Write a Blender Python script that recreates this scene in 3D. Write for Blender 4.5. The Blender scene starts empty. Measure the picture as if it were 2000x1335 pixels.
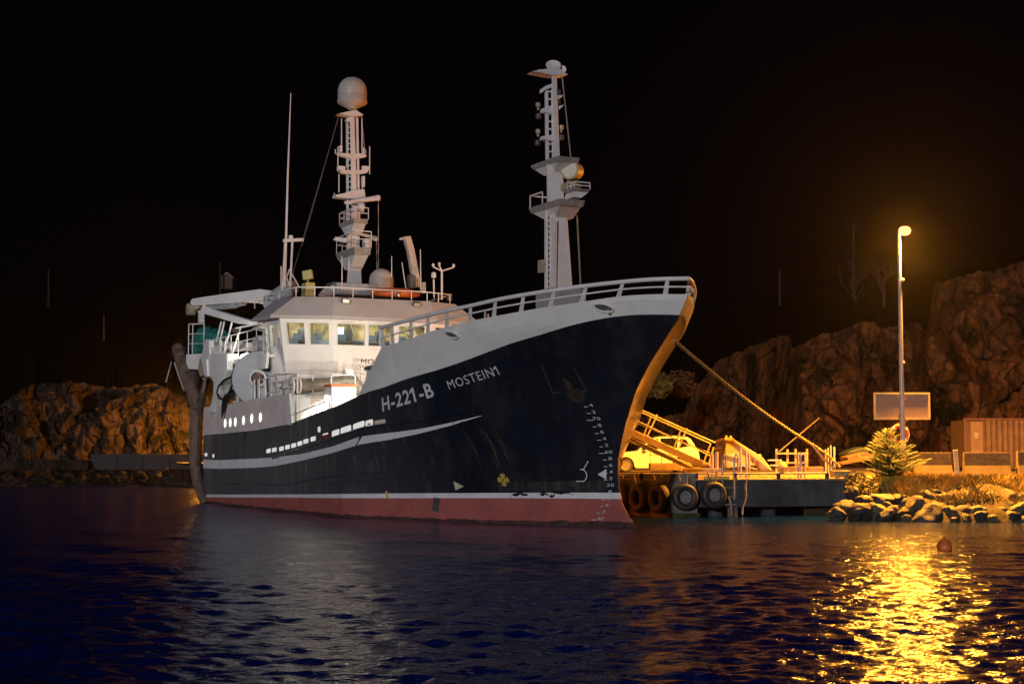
import bpy, bmesh, math, random
import numpy as np
from mathutils import Vector, Matrix, noise
R = math.radians
random.seed(7)
sc = bpy.context.scene
col = sc.collection

# ------------------------------------------------------------------ camera, sky, sun, exposure
FPX, IW, IH, EYE, HORIZON = 3050.0, 2000.0, 1335.0, 2.11, 895.0   # photo measurements: focal length in pixels, frame, eye height, horizon row
PITCH = math.atan((HORIZON - IH / 2) / FPX)
CP, SP = math.cos(PITCH), math.sin(PITCH)
cd = bpy.data.cameras.new("camera")
cd.sensor_width = 36.0
cd.lens = FPX / IW * 36.0
cd.clip_start, cd.clip_end = 0.5, 3000
cam = bpy.data.objects.new("camera", cd)
cam.location = (0, 0, EYE)
cam.rotation_euler = (math.pi / 2 + PITCH, 0, 0)
col.objects.link(cam)
sc.camera = cam

w = bpy.data.worlds.new("World")
sc.world = w
w.use_nodes = True
nt = w.node_tree
bg = nt.nodes["Background"]
tc = nt.nodes.new("ShaderNodeTexCoord")
sx = nt.nodes.new("ShaderNodeSeparateXYZ")
rp = nt.nodes.new("ShaderNodeValToRGB")
nt.links.new(tc.outputs["Generated"], sx.inputs[0])
nt.links.new(sx.outputs["Z"], rp.inputs[0])
cr = rp.color_ramp
cr.elements[0].position, cr.elements[0].color = 0.0, (0.0007, 0.0004, 0.0007, 1)
cr.elements[1].position, cr.elements[1].color = 0.85, (0.0005, 0.0062, 0.060, 1)
e = cr.elements.new(0.29); e.color = (0.0005, 0.0003, 0.0010, 1)
nt.links.new(rp.outputs[0], bg.inputs[0])
bg.inputs[1].default_value = 1.0

sun = bpy.data.lights.new("harbour_sun", 'SUN')
sun.energy, sun.angle, sun.color = 1.12, R(1.2), (1.0, 0.97, 0.98)
so = bpy.data.objects.new("harbour_sun", sun)
so.rotation_euler = Vector((0.30, 0.945, -0.13)).to_track_quat('-Z', 'Y').to_euler()
col.objects.link(so)

sc.view_settings.view_transform = 'Standard'
sc.view_settings.look = 'None'
sc.view_settings.exposure = 0
sc.view_settings.gamma = 1
sc.render.engine = 'CYCLES'
sc.cycles.use_denoising = True
sc.cycles.max_bounces = 7
sc.cycles.diffuse_bounces = 3
sc.cycles.glossy_bounces = 4
sc.cycles.sample_clamp_indirect = 3
sc.cycles.caustics_reflective = False
sc.cycles.caustics_refractive = False

# ------------------------------------------------------------------ measuring helpers
def ray(x, y):
    a, b = (x - IW / 2) / FPX, (IH / 2 - y) / FPX
    return Vector((a, CP - b * SP, SP + b * CP))
def at(x, y, Y):                                    # photo point at a known distance Y -> world point
    r = ray(x, y); k = Y / r.y
    return Vector((r.x * k, Y, EYE + r.z * k))
def on_level(x, y, z):
    r = ray(x, y); k = (z - EYE) / r.z
    return Vector((r.x * k, r.y * k, z))
PSI = R(26)
D2 = Vector((math.sin(PSI), -math.cos(PSI)))         # ship's heading
S2 = Vector((D2.y, -D2.x))                           # ship's starboard
O2 = Vector((3.8, 47.7)) - 32.4 * D2                 # ship origin: waterline at the stern
def L(s, t, z): return Vector((s, -t, z))            # ship frame (along, to starboard, up) -> local coordinates
def ship_world(s, t, z):
    q = O2 + s * D2 + t * S2
    return Vector((q.x, q.y, z))
def to_local(p):
    q = Vector((p.x, p.y)) - O2
    return L(q.dot(D2), q.dot(S2), p.z)
def on_t(x, y, t):                                   # photo point on a fore-and-aft plane of the ship
    r = ray(x, y); n = Vector((r.x, r.y))
    k = (t + O2.dot(S2)) / n.dot(S2)
    return to_local(r * k + Vector((0, 0, EYE)))
def on_s(x, y, s):                                   # photo point on a cross plane of the ship
    r = ray(x, y); n = Vector((r.x, r.y))
    k = (s + O2.dot(D2)) / n.dot(D2)
    return to_local(r * k + Vector((0, 0, EYE)))
def on_v(x, y, A, B):                                # photo point on the upright plane through two ship points (s,t)
    a = O2 + A[0] * D2 + A[1] * S2; b = O2 + B[0] * D2 + B[1] * S2
    n = Vector((-(b - a).y, (b - a).x))
    r = ray(x, y); k = a.dot(n) / Vector((r.x, r.y)).dot(n)
    return to_local(r * k + Vector((0, 0, EYE)))

# ------------------------------------------------------------------ mesh builder
class MB:
    def __init__(s): s.v, s.f, s.m, s.cur = [], [], [], 0
    def add(s, vs, fs, mi=None):
        o = len(s.v); s.v += [tuple(p) for p in vs]
        s.f += [[o + i for i in q] for q in fs]; s.m += [s.cur if mi is None else mi] * len(fs)
        return s
    def hexa(s, p):                                   # 8 corners: bottom loop then top loop
        return s.add(p, [(3, 2, 1, 0), (4, 5, 6, 7), (0, 1, 5, 4), (1, 2, 6, 5), (2, 3, 7, 6), (3, 0, 4, 7)])
    def box(s, c, d, rot=None):
        c = Vector(c); q = []
        for z in (-.5, .5):
            for x, y in ((-.5, -.5), (.5, -.5), (.5, .5), (-.5, .5)):
                v = Vector((x * d[0], y * d[1], z * d[2]))
                if rot is not None: v = rot @ v
                q.append(c + v)
        return s.hexa(q)
    def bar(s, a, b, w_, h_, up=(0, 0, 1)):
        a, b = Vector(a), Vector(b); d = (b - a).normalized(); u = Vector(up)
        if abs(d.dot(u)) > .98: u = Vector((1, 0, 0))
        x = d.cross(u).normalized(); u = x.cross(d)
        q = [p + x * i * w_ / 2 + u * j * h_ / 2 for p in (a, b) for i, j in ((-1, -1), (1, -1), (1, 1), (-1, 1))]
        return s.hexa(q)
    def tube(s, pts, r, n=8, r2=None, close=False):
        pts = [Vector(p) for p in pts]; k = len(pts); vs = []; fs = []
        up = None
        for i, p in enumerate(pts):
            d = (pts[(i + 1) % k] - pts[i - 1]) if close else (pts[min(i + 1, k - 1)] - pts[max(i - 1, 0)])
            d.normalize()
            if up is None:
                up = Vector((0, 0, 1)) if abs(d.z) < .9 else Vector((1, 0, 0))
            x = d.cross(up).normalized(); up = x.cross(d).normalized()
            rr = r if r2 is None else r + (r2 - r) * i / max(k - 1, 1)
            if isinstance(r, (list, tuple)): rr = r[i]
            for j in range(n):
                a = 2 * math.pi * j / n
                vs.append(p + (x * math.cos(a) + up * math.sin(a)) * rr)
        for i in range(k if close else k - 1):
            a, b = i * n, ((i + 1) % k) * n
            for j in range(n):
                fs.append((a + j, a + (j + 1) % n, b + (j + 1) % n, b + j))
        if not close:
            fs.append(tuple(range(n - 1, -1, -1))); fs.append(tuple((k - 1) * n + j for j in range(n)))
        return s.add(vs, fs)
    def lathe(s, prof, c=(0, 0, 0), n=24, rot=None):
        vs, fs = [], []; c = Vector(c)
        for r, z in prof:
            for j in range(n):
                a = 2 * math.pi * j / n; v = Vector((r * math.cos(a), r * math.sin(a), z))
                if rot is not None: v = rot @ v
                vs.append(c + v)
        for i in range(len(prof) - 1):
            for j in range(n):
                fs.append((i * n + j, i * n + (j + 1) % n, (i + 1) * n + (j + 1) % n, (i + 1) * n + j))
        fs.append(tuple(range(n - 1, -1, -1))); fs.append(tuple((len(prof) - 1) * n + j for j in range(n)))
        return s.add(vs, fs)
    def prism(s, poly, off):                          # planar polygon (3D points) swept by a vector, centred
        off = Vector(off) / 2; n = len(poly); poly = [Vector(p) for p in poly]
        vs = [p - off for p in poly] + [p + off for p in poly]
        fs = [tuple(range(n - 1, -1, -1)), tuple(range(n, 2 * n))] + [(i, (i + 1) % n, n + (i + 1) % n, n + i) for i in range(n)]
        return s.add(vs, fs)
    def build(s, name, mats, parent=None, smooth=None, bevel=0, loc=None):
        me = bpy.data.meshes.new(name)
        me.from_pydata(s.v, [], s.f)
        if not isinstance(mats, (list, tuple)): mats = [mats]
        for m in mats: me.materials.append(m)
        if len(mats) > 1: me.polygons.foreach_set("material_index", s.m)
        bm = bmesh.new(); bm.from_mesh(me); bmesh.ops.recalc_face_normals(bm, faces=bm.faces); bm.to_mesh(me); bm.free()
        if smooth:
            me.polygons.foreach_set("use_smooth", [True] * len(me.polygons)); me.set_sharp_from_angle(angle=R(smooth))
        me.update()
        o = bpy.data.objects.new(name, me)
        if bevel:
            b = o.modifiers.new("bevel", 'BEVEL'); b.width = bevel; b.segments = 2; b.limit_method = 'ANGLE'; b.angle_limit = R(40)
        if loc is not None: o.location = loc
        col.objects.link(o)
        if parent is not None: o.parent = parent
        return o
def empty(name, loc=(0, 0, 0), rz=0):
    o = bpy.data.objects.new(name, None); o.location = loc; o.rotation_euler = (0, 0, rz); o.empty_display_size = .3
    col.objects.link(o); return o
def tag(o, label, cat, group=None, kind=None):
    o["label"] = label; o["category"] = cat
    if group: o["group"] = group
    if kind: o["kind"] = kind
    return o
def struct(o): o["kind"] = "structure"; return o
def copy_tree(o, parent=None):
    c = o.copy(); col.objects.link(c)
    if parent is not None: c.parent = parent
    for ch in [k for k in bpy.data.objects if k.parent == o and k != c]: copy_tree(ch, c)
    return c

# ------------------------------------------------------------------ materials
def M(name, c, rough=.55, metal=0., var=.12, scale=3., bump=0., bscale=None, spec=.5, emit=None, es=0., streak=None, coat=0., dark=None, stretch=(1, 1, 1)):
    m = bpy.data.materials.new(name); m.use_nodes = True
    n, l = m.node_tree.nodes, m.node_tree.links
    b = n["Principled BSDF"]
    b.inputs["Roughness"].default_value = rough; b.inputs["Metallic"].default_value = metal
    b.inputs["Specular IOR Level"].default_value = spec; b.inputs["Coat Weight"].default_value = coat
    t = n.new("ShaderNodeTexCoord"); mp = n.new("ShaderNodeMapping"); mp.inputs["Scale"].default_value = stretch
    l.new(t.outputs["Object"], mp.inputs[0])
    nz = n.new("ShaderNodeTexNoise"); nz.inputs["Scale"].default_value = scale; nz.inputs["Detail"].default_value = 6; nz.inputs["Roughness"].default_value = .65
    l.new(mp.outputs[0], nz.inputs["Vector"])
    mx = n.new("ShaderNodeMix"); mx.data_type = 'RGBA'
    c2 = dark if dark else tuple(k * (1 - 2.2 * var) for k in c)
    mx.inputs[6].default_value = (*[max(k, 0) for k in c2], 1); mx.inputs[7].default_value = (*[min(k * (1 + var * .6), 1) for k in c], 1)
    rm = n.new("ShaderNodeMapRange"); rm.inputs[1].default_value, rm.inputs[2].default_value = .32, .66
    l.new(nz.outputs[0], rm.inputs[0]); l.new(rm.outputs[0], mx.inputs[0])
    out = mx.outputs[2]
    for streak in ([] if not streak else streak if isinstance(streak, list) else [streak]):                                         # runs of dirt or salt down a plate: (colour, amount, width per metre, length per metre)
        sm = n.new("ShaderNodeMapping"); sm.inputs["Scale"].default_value = (streak[2], streak[2], streak[3]); l.new(t.outputs["Object"], sm.inputs[0])
        sn = n.new("ShaderNodeTexNoise"); sn.inputs["Scale"].default_value = 1; sn.inputs["Detail"].default_value = 4; sn.inputs["Roughness"].default_value = .7; l.new(sm.outputs[0], sn.inputs["Vector"])
        sr = n.new("ShaderNodeMapRange"); sr.inputs[1].default_value, sr.inputs[2].default_value = streak[4], streak[4] + .22; sr.inputs[4].default_value = streak[1]
        l.new(sn.outputs[0], sr.inputs[0])
        fac = sr.outputs[0]
        if len(streak) > 5:                             # confined along the ship: full at [5], none past [6] (local x)
            sp = n.new("ShaderNodeSeparateXYZ"); l.new(t.outputs["Object"], sp.inputs[0])
            sg = n.new("ShaderNodeMapRange"); sg.inputs[1].default_value, sg.inputs[2].default_value = streak[5], streak[6]; sg.inputs[3].default_value, sg.inputs[4].default_value = 1, .06
            l.new(sp.outputs["X"], sg.inputs[0])
            mm = n.new("ShaderNodeMath"); mm.operation = 'MULTIPLY'; l.new(fac, mm.inputs[0]); l.new(sg.outputs[0], mm.inputs[1]); fac = mm.outputs[0]
        m2 = n.new("ShaderNodeMix"); m2.data_type = 'RGBA'; m2.inputs[7].default_value = (*streak[0], 1)
        l.new(fac, m2.inputs[0]); l.new(out, m2.inputs[6]); out = m2.outputs[2]
    l.new(out, b.inputs["Base Color"])
    if bump:
        bn = n.new("ShaderNodeTexNoise"); bn.inputs["Scale"].default_value = bscale or scale * 3; bn.inputs["Detail"].default_value = 8; bn.inputs["Roughness"].default_value = .6
        l.new(mp.outputs[0], bn.inputs["Vector"])
        bp = n.new("ShaderNodeBump"); bp.inputs["Strength"].default_value = 1; bp.inputs["Distance"].default_value = bump
        l.new(bn.outputs[0], bp.inputs["Height"]); l.new(bp.outputs[0], b.inputs["Normal"])
    if emit:
        b.inputs["Emission Color"].default_value = (*emit, 1); b.inputs["Emission Strength"].default_value = es
    return m
WHITE = M("white_paint", (.80, .785, .775), .42, var=.05, scale=1.2, streak=((.52, .46, .41), .35, 2.2, .22, .58))
WHITE2 = M("white_paint_clean", (.80, .785, .76), .45, var=.05, scale=2)
GREYW = M("weathered_side_paint", (.80, .70, .66), .5, var=.08, scale=1.0, streak=((.44, .38, .33), .5, 2.0, .2, .56))
NAVY = M("navy_topside_paint", (.0036, .0075, .017), .30, var=.25, scale=.7, spec=.6, coat=.35, bump=.006, bscale=.9, streak=[((.14, .138, .142), .85, .45, .3, .16, 14, 26), ((.40, .39, .385), .55, 3.6, .09, .55, 16, 26), ((.05, .045, .042), .5, .8, .5, .5, 40, 50)])
RED = M("red_antifouling", (.37, .10, .088), .6, var=.12, scale=.9, streak=((.16, .075, .06), .5, 1.8, .25, .54))
BOOT = M("white_boot_line", (.74, .74, .77), .5, var=.08, scale=1.5, streak=((.07, .07, .07), .8, 2.4, .2, .63))
WEED = M("waterline_growth", (.075, .035, .026), .8, var=.4, scale=5, bump=.02)
RUST = M("rusty_steel", (.17, .105, .075), .75, var=.30, scale=3.2, bump=.012, streak=((.10, .05, .03), .6, 3, .5, .52))
GREYM = M("grey_steel", (.36, .37, .39), .45, var=.10, scale=2.5)
DGREY = M("dark_grey_steel", (.10, .10, .105), .5, var=.15, scale=3)
BLACK = M("black_rubber", (.018, .017, .017), .6, var=.2, scale=5, bump=.004)
HOSE = M("ribbed_hose", (.22, .20, .16), .5, var=.2, scale=6)
ORANGE = M("orange_rubber", (.62, .12, .025), .45, var=.15, scale=3)
GREEN = M("green_net", (.012, .19, .16), .8, var=.35, scale=6, bump=.02)
YELL = M("yellow_paint", (.66, .44, .05), .5, var=.12, scale=6)
LETTER = M("white_lettering", (.62, .63, .66), .5, var=.06, scale=4)
DLETTER = M("dark_lettering", (.05, .045, .025), .5, var=.06)
FADED = M("faded_grey_lettering", (.34, .32, .32), .5, var=.05)
DECK = M("deck_green_grey", (.14, .15, .14), .7, var=.2)
CABIN = M("cabin_panel", (.36, .28, .12), .6, var=.45, scale=1.6)
BLUEC = M("console_grey", (.10, .105, .11), .5)
LAMPW = M("lit_lamp_glass", (.9, .9, .85), .3, emit=(1, .95, .82), es=14)
LITW = M("lit_cabin_glass", (.8, .8, .75), .3, emit=(1, .97, .88), es=1.4, var=.02)
PORTG = M("port_glow", (.7, .7, .68), .5, emit=(1, .97, .92), es=.55, var=.3, scale=2.5)
DIMG = M("floodlight_glass", (.55, .52, .40), .25, var=.1)
SILVER = M("alloy_metal", (.60, .59, .57), .3, metal=.8)
def glass_mat(name, tint=(.9, .95, .95)):
    m = bpy.data.materials.new(name); m.use_nodes = True
    n, l = m.node_tree.nodes, m.node_tree.links; n.remove(n["Principled BSDF"])
    a = n.new("ShaderNodeBsdfTransparent"); a.inputs[0].default_value = (*tint, 1)
    g = n.new("ShaderNodeBsdfGlossy"); g.inputs["Roughness"].default_value = .03
    x = n.new("ShaderNodeMixShader"); x.inputs[0].default_value = .10
    l.new(a.outputs[0], x.inputs[1]); l.new(g.outputs[0], x.inputs[2]); l.new(x.outputs[0], n["Material Output"].inputs[0])
    return m
GLASS = glass_mat("clear_pane")
DGLASS = M("dark_pane", (.012, .013, .014), .06, var=.02, spec=.6)

# ================================================================== THE FISHING BOAT
ship = empty("fishing_boat", (O2.x, O2.y, 0), math.atan2(D2.y, D2.x))
tag(ship, "large white and dark navy fishing trawler with red bottom moored at the quay", "fishing boat")

_za = [-1.5, -.8, 0, .34, .71, 1.16, 1.78, 2.17, 3.15, 3.71, 4.22, 4.99, 5.68, 6.15, 6.8, 7.6]
_sa = [33.6, 33.2, 32.4, 31.93, 31.5, 31.3, 31.24, 31.28, 31.72, 32.08, 32.42, 33.25, 34.15, 34.8, 35.35, 35.45]
def stem(z): return float(np.interp(z, _za, _sa))
def half(s, z):                                      # hull half-breadth
    k = min(max(z / 6.6, 0), 1)
    l_ = np.interp(k, [0, .5, 1], [12.205, 9.624, 11.804]); p = np.interp(k, [0, .5, 1], [1.066, 1.481, 2.02]); ex = np.interp(k, [0, .5, 1], [.929, .957, 1.048])
    u = (stem(z) - s) / l_
    if u <= 0: return 0.
    b = 4.95 * (1 - (1 - min(u, 1)) ** p) ** ex
    if s < 9:
        q = (9 - s) / 9; b -= .28 * q * q * (1 + max(0, 1.5 - z) * .25)
    return b
def curve(pts, sm=.5):
    xs = np.linspace(pts[0][0], pts[-1][0], 600); ys = np.interp(xs, [a for a, _ in pts], [b for _, b in pts])
    k = max(3, int(sm / (xs[1] - xs[0]))); ker = np.hanning(2 * k + 3); ker /= ker.sum()
    pad = k + 1
    ext = np.concatenate([2 * ys[0] - ys[pad:0:-1], ys, 2 * ys[-1] - ys[-2:-pad - 2:-1]])
    ys = np.convolve(ext, ker, 'valid')
    return lambda s: float(np.interp(s, xs, ys))
S0 = -.7
zRed = curve([(S0, .26), (15.3, .60), (23.4, .75), (27.7, .83), (30.4, .86), (34, .88)])
zWht = curve([(S0, .39), (15.3, .73), (23.4, .92), (27.7, 1.0), (30.4, 1.05), (34, 1.07)])
zShr = curve([(S0, 3.24), (3, 3.24), (9, 3.3), (13.64, 3.48), (17, 3.84), (19.3, 4.04), (21.7, 4.36), (23.57, 4.53), (25.1, 4.8), (26.4, 4.98), (27.6, 5.2), (28.7, 5.45), (29.8, 5.71), (30.8, 5.89), (31.7, 6.08), (32.5, 6.23), (33.3, 6.33), (33.85, 6.36), (34.4, 6.33), (35.4, 6.25)], .9)
zTop = curve([(20, 5.62), (23.6, 5.88), (25.6, 6.06), (27.06, 6.27), (28.3, 6.42), (30, 6.57), (31.4, 6.7), (32.3, 6.77), (33.05, 6.84), (33.6, 6.9), (34.2, 6.91), (34.7, 6.9), (35.1, 6.87), (36.5, 6.78)], .6)
zRail = curve([(23.5, 6.58), (25.8, 6.68), (27.8, 6.85), (28.8, 6.92), (29.8, 7.04), (30.8, 7.13), (31.8, 7.2), (32.7, 7.27), (33.7, 7.32), (34.5, 7.35), (35.0, 7.33), (36.5, 7.25)], .8)
def row_end(zf):
    s = 33.
    for _ in range(60): s = .5 * s + .5 * stem(zf(s))
    return s
def hull_row(zf, n=190, s0=S0):
    e_ = row_end(zf); out = []
    for i in range(n + 1):
        f = i / n; f = 1 - (1 - f) ** 1.9
        s = s0 + (e_ - s0) * f; z = zf(s)
        out.append((s, half(s, z) if i < n else 0., z))
    return out
def hpt(s, z, off=0.):                               # point on the starboard shell, pushed out by off
    b = half(s, z); eps = .05
    ds = (half(s + eps, z) - half(s - eps, z)) / (2 * eps); dz = (half(s, z + eps) - half(s, z - eps)) / (2 * eps)
    n = Vector((-ds, -1, -dz)).normalized()          # local frame, y = -t
    return L(s, b, z) + n * off
def shell(mb, rows, mats, thick=None):
    for j in range(len(rows) - 1):
        for side in (1, -1):
            a = [L(s, side * t, z) for s, t, z in rows[j]]; b = [L(s, side * t, z) for s, t, z in rows[j + 1]]; n = len(a)
            mb.add(a + b, [(i, i + 1, n + i + 1, n + i) for i in range(n - 1)], mats[j])
zWd = lambda s: .10 + .05 * noise.noise(Vector((s * 1.7, 0, 0))) + .03 * noise.noise(Vector((s * 5.1, 3, 0))) + .09 * max(0, min(1, (s - 27) / 5))
rows = [hull_row(lambda s: -1.4), hull_row(lambda s: -.5), hull_row(zWd)] + [hull_row(lambda s, k=k: zWd(s) + (zRed(s) - zWd(s)) * k / 5) for k in range(1, 6)] + [hull_row(zWht)]
NR = 28
for k in range(1, NR + 1): rows.append(hull_row(lambda s, k=k: zWht(s) + (zShr(s) - zWht(s)) * k / NR))
HM = [3, 3] + [0] * 5 + [1] + [2] * NR
mb = MB(); shell(mb, rows, HM)
for j in range(len(rows) - 1):                        # transom
    (s, t, z), (s1, t1, z1) = rows[j][0], rows[j + 1][0]
    mb.add([L(s, -t, z), L(s, t, z), L(s1, t1, z1), L(s1, -t1, z1)], [(0, 1, 2, 3)], HM[j])
me_h = mb.build("hull", [RED, BOOT, NAVY, WEED], ship, smooth=35)
bm = bmesh.new(); bm.from_mesh(me_h.data); bmesh.ops.remove_doubles(bm, verts=bm.verts, dist=.0008); bmesh.ops.recalc_face_normals(bm, faces=bm.faces); bm.to_mesh(me_h.data); bm.free()
me_h.data.polygons.foreach_set("use_smooth", [True] * len(me_h.data.polygons)); me_h.data.set_sharp_from_angle(angle=R(35))

def shell_strip(name, s0, s1, zlo, zhi, mat, off=.012, n=60, parent=None, both=True):
    mb = MB()
    for side in ((1, -1) if both else (1,)):
        vs = []
        for i in range(n + 1):
            s = s0 + (s1 - s0) * i / n
            for z in (zlo(s), zhi(s)):
                p = hpt(s, z, off); q = hpt(s, z, -.01)
                vs += [Vector((p.x, p.y * side, p.z)), Vector((q.x, q.y * side, q.z))]
        fs = []
        for i in range(n):
            a, b = 4 * i, 4 * i + 4
            fs += [(a, b, b + 2, a + 2), (a + 1, a, b, b + 1), (a + 2, a + 3, b + 3, b + 2)]
        fs += [(0, 2, 3, 1), (4 * n, 4 * n + 1, 4 * n + 3, 4 * n + 2)]
        mb.add(vs, fs)
    return mb.build(name, mat, parent or me_h, smooth=40)
sTop = curve([(S0, 2.06), (3, 2.04), (9.1, 2.11), (12, 2.17), (15.2, 2.29), (18.8, 2.56), (21.5, 2.87), (23.5, 2.99), (25, 3.1), (26.4, 3.29), (27.6, 3.5)])
sBot = curve([(S0, 1.66), (3, 1.64), (9.1, 1.72), (12, 1.82), (15.2, 2.03), (18.8, 2.32), (21.5, 2.6), (23.4, 2.76), (24.9, 2.95), (26.35, 3.2), (27.6, 3.49)])
shell_strip("side_stripe", S0 + .02, 27.6, sBot, sTop, M("grey_white_stripe", (.82, .80, .82), .5, var=.06, scale=1.5, streak=((.5, .48, .46), .4, 2.4, .2, .52)), .006)
def rub(name, pts, r=.05):
    mb = MB()
    for side in (1, -1):
        P_ = [hpt(s, z, r * .3) for s, z in pts]; mb.tube([Vector((p.x, p.y * side, p.z)) for p in P_], r, 6)
    return mb.build(name, NAVY, me_h, smooth=60)
def dense(pts, n=40):
    f = curve(pts, .6); return [(s, f(s)) for s in np.linspace(pts[0][0], pts[-1][0], n)]
rub("rubbing_strake", dense([(S0, 1.0), (13.3, 1.09), (18.2, 1.45), (21.4, 1.62), (25.4, 1.94)]))
rub("rubbing_strake", dense([(11.5, 2.13), (15.2, 2.5), (21.5, 3.14), (24.7, 3.37), (27, 3.6)]))
rub("rubbing_strake", dense([(18.2, 1.16), (23.6, 1.5), (27.8, 1.78), (30.7, 2.11)]), .03)

def decal(name, pts2, mat, parent=me_h, off=.008, sub=True):   # flat polygon in (s,z) laid on the shell
    mb = MB(); mb.add([hpt(s, z, off) for s, z in pts2], [tuple(range(len(pts2)))]); return mb.build(name, mat, parent)
def patch(name, s0, s1, z0, z1, mat, slope=0., off=.008, rnd=.3, n=5):
    cs, cz, hs, hz = (s0 + s1) / 2, (z0 + z1) / 2, (s1 - s0) / 2, (z1 - z0) / 2; q = []
    for i in range(28):
        a = 2 * math.pi * i / 28; c_, s_ = math.cos(a), math.sin(a)
        x = math.copysign(abs(c_) ** rnd, c_) * hs; z = math.copysign(abs(s_) ** rnd, s_) * hz
        q.append((cs + x, cz + z + slope * x))
    return decal(name, q, mat, off=off)
# freeing ports as glowing panels, standing in for the lit deck within
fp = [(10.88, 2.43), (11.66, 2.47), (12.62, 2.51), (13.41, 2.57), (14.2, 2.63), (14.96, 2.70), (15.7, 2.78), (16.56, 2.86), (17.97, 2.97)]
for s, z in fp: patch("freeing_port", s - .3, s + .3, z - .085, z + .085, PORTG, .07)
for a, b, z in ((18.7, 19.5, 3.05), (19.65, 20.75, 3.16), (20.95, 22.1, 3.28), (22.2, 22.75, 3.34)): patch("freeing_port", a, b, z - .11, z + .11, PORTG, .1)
patch("freeing_port", 22.85, 23.5, 3.3, 3.44, M("dull_port_glow", (.42, .36, .30), .6, emit=(.8, .62, .5), es=.12), .08)
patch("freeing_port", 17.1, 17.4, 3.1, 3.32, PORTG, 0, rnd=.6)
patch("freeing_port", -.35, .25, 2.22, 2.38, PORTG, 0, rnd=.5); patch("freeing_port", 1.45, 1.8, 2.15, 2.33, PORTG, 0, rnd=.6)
patch("rust_patch", 17.5, 18.4, 2.86, 3.0, M("red_primer_patch", (.34, .07, .05), .7, var=.3), .07, off=.012)
SCUFF = M("scuffed_navy_paint", (.012, .012, .014), .6, var=.5, scale=3, streak=[((.11, .085, .065), .8, 4.5, .8, .50), ((.05, .045, .04), .6, 1.2, 1.5, .5)])
shell_strip("scuffed_plating", 27.2, 30.95, curve([(27, 1.06), (31.2, 1.10)]), curve([(27, 1.24), (28, 1.34), (31.2, 1.46)]), SCUFF, .004, both=False)
# painted marks
def mark(name, lines, w_, mat, off=.010):
    mb = MB()
    for ln in lines:
        for (a, b) in zip(ln[:-1], ln[1:]):
            a, b = Vector(a), Vector(b); d = (b - a).normalized(); n = Vector((-d.y, d.x)) * w_ / 2; a = a - d * w_ * .45; b = b + d * w_ * .45
            mb.add([hpt(*(a - n), off), hpt(*(b - n), off), hpt(*(b + n), off), hpt(*(a + n), off)], [(0, 1, 2, 3)])
    return mb.build(name, mat, me_h)
six = [(30.40, 2.02), (30.24, 1.78)] + [(30.17 + .16 * math.sin(a), 1.58 + .19 * math.cos(a)) for a in np.linspace(-.2, 2.9, 9)] + [(30.0, 1.40)]
mark("bulb_bow_mark", [six], .03, LETTER)
decal("thruster_arrow", [(30.66, 1.62), (30.93, 1.79), (30.93, 1.46)], LETTER)
mb = MB()
for a in range(4):
    ca, sa_ = math.cos(a * math.pi / 2), math.sin(a * math.pi / 2)
    q = [(.02, -.04), (.17, -.10), (.22, 0), (.17, .10), (.02, .04)]
    mb.add([hpt(27.46 + (x * ca - y * sa_), 1.42 + (x * sa_ + y * ca), .009 + .001 * a) for x, y in q], [(0, 1, 2, 3, 4)])
mb.build("thruster_cross", M("dull_yellow_mark", (.48, .36, .06), .6, var=.2, scale=8), me_h)
decal("fender_triangle", [(25.5, 1.05), (25.5, 1.36), (25.86, 1.19)], M("cream_mark", (.6, .58, .42), .5))
# anchor pocket
AN = [(30.28, 5.0), (31.15, 4.92), (31.12, 4.2), (30.12, 4.17)]
mark("anchor_pocket_edge", [[AN[1], AN[2], AN[3], AN[0]]], .035, M("worn_edge_paint", (.06, .057, .054), .5, var=.3, scale=6))
patch("anchor", 30.6, 30.78, 4.22, 4.62, M("anchor_rust", (.05, .03, .018), .8, var=.4), 0, .012, .9); patch("anchor_stain", 30.52, 31.0, 3.85, 4.3, M("rust_stain", (.024, .015, .011), .7, var=.5, scale=5), 0, .010, .8)
for cs, w_, zt, zb, c_ in ((26.7, .14, 3.0, 1.9, (.022, .019, .017)), (27.35, .2, 3.15, 1.75, (.02, .018, .015)), (27.8, .12, 3.18, 2.1, (.024, .02, .016))):
    decal("drain_stain", [(cs - w_ * .4, zt), (cs + w_ * .5, zt - .02), (cs + w_ * .9, (zt + zb) / 2), (cs + w_ * .5, zb), (cs + .02, zb - .12), (cs - w_ * .6, (zt + zb) / 2)], M("drain_run", c_, .6, var=.6, scale=3, stretch=(2, 2, .4)), off=.007)
for s_, z_, w_, h_ in ((28.0, .98, .35, .1), (28.9, .99, .2, .09), (29.6, 1.02, .5, .05), (29.2, .92, .16, .07)):
    decal("paint_scrape", [(s_ + w_ * math.cos(a) * (.6 + .4 * math.sin(3 * a + s_)), z_ + h_ * math.sin(a) * (.7 + .5 * math.cos(4 * a + z_ * 9))) for a in np.linspace(0, 6.1, 16)], NAVY, off=.007)
decal("scrape_mark", [(24.45, .35), (24.75, .3), (24.8, .78), (24.5, .8)], M("grey_scrape", (.12, .085, .08), .7, var=.4, scale=5), off=.006)
decal("scrape_mark", [(22.3, .72), (22.4, .72), (22.4, .98), (22.3, .98)], YELL, off=.008)

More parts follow.
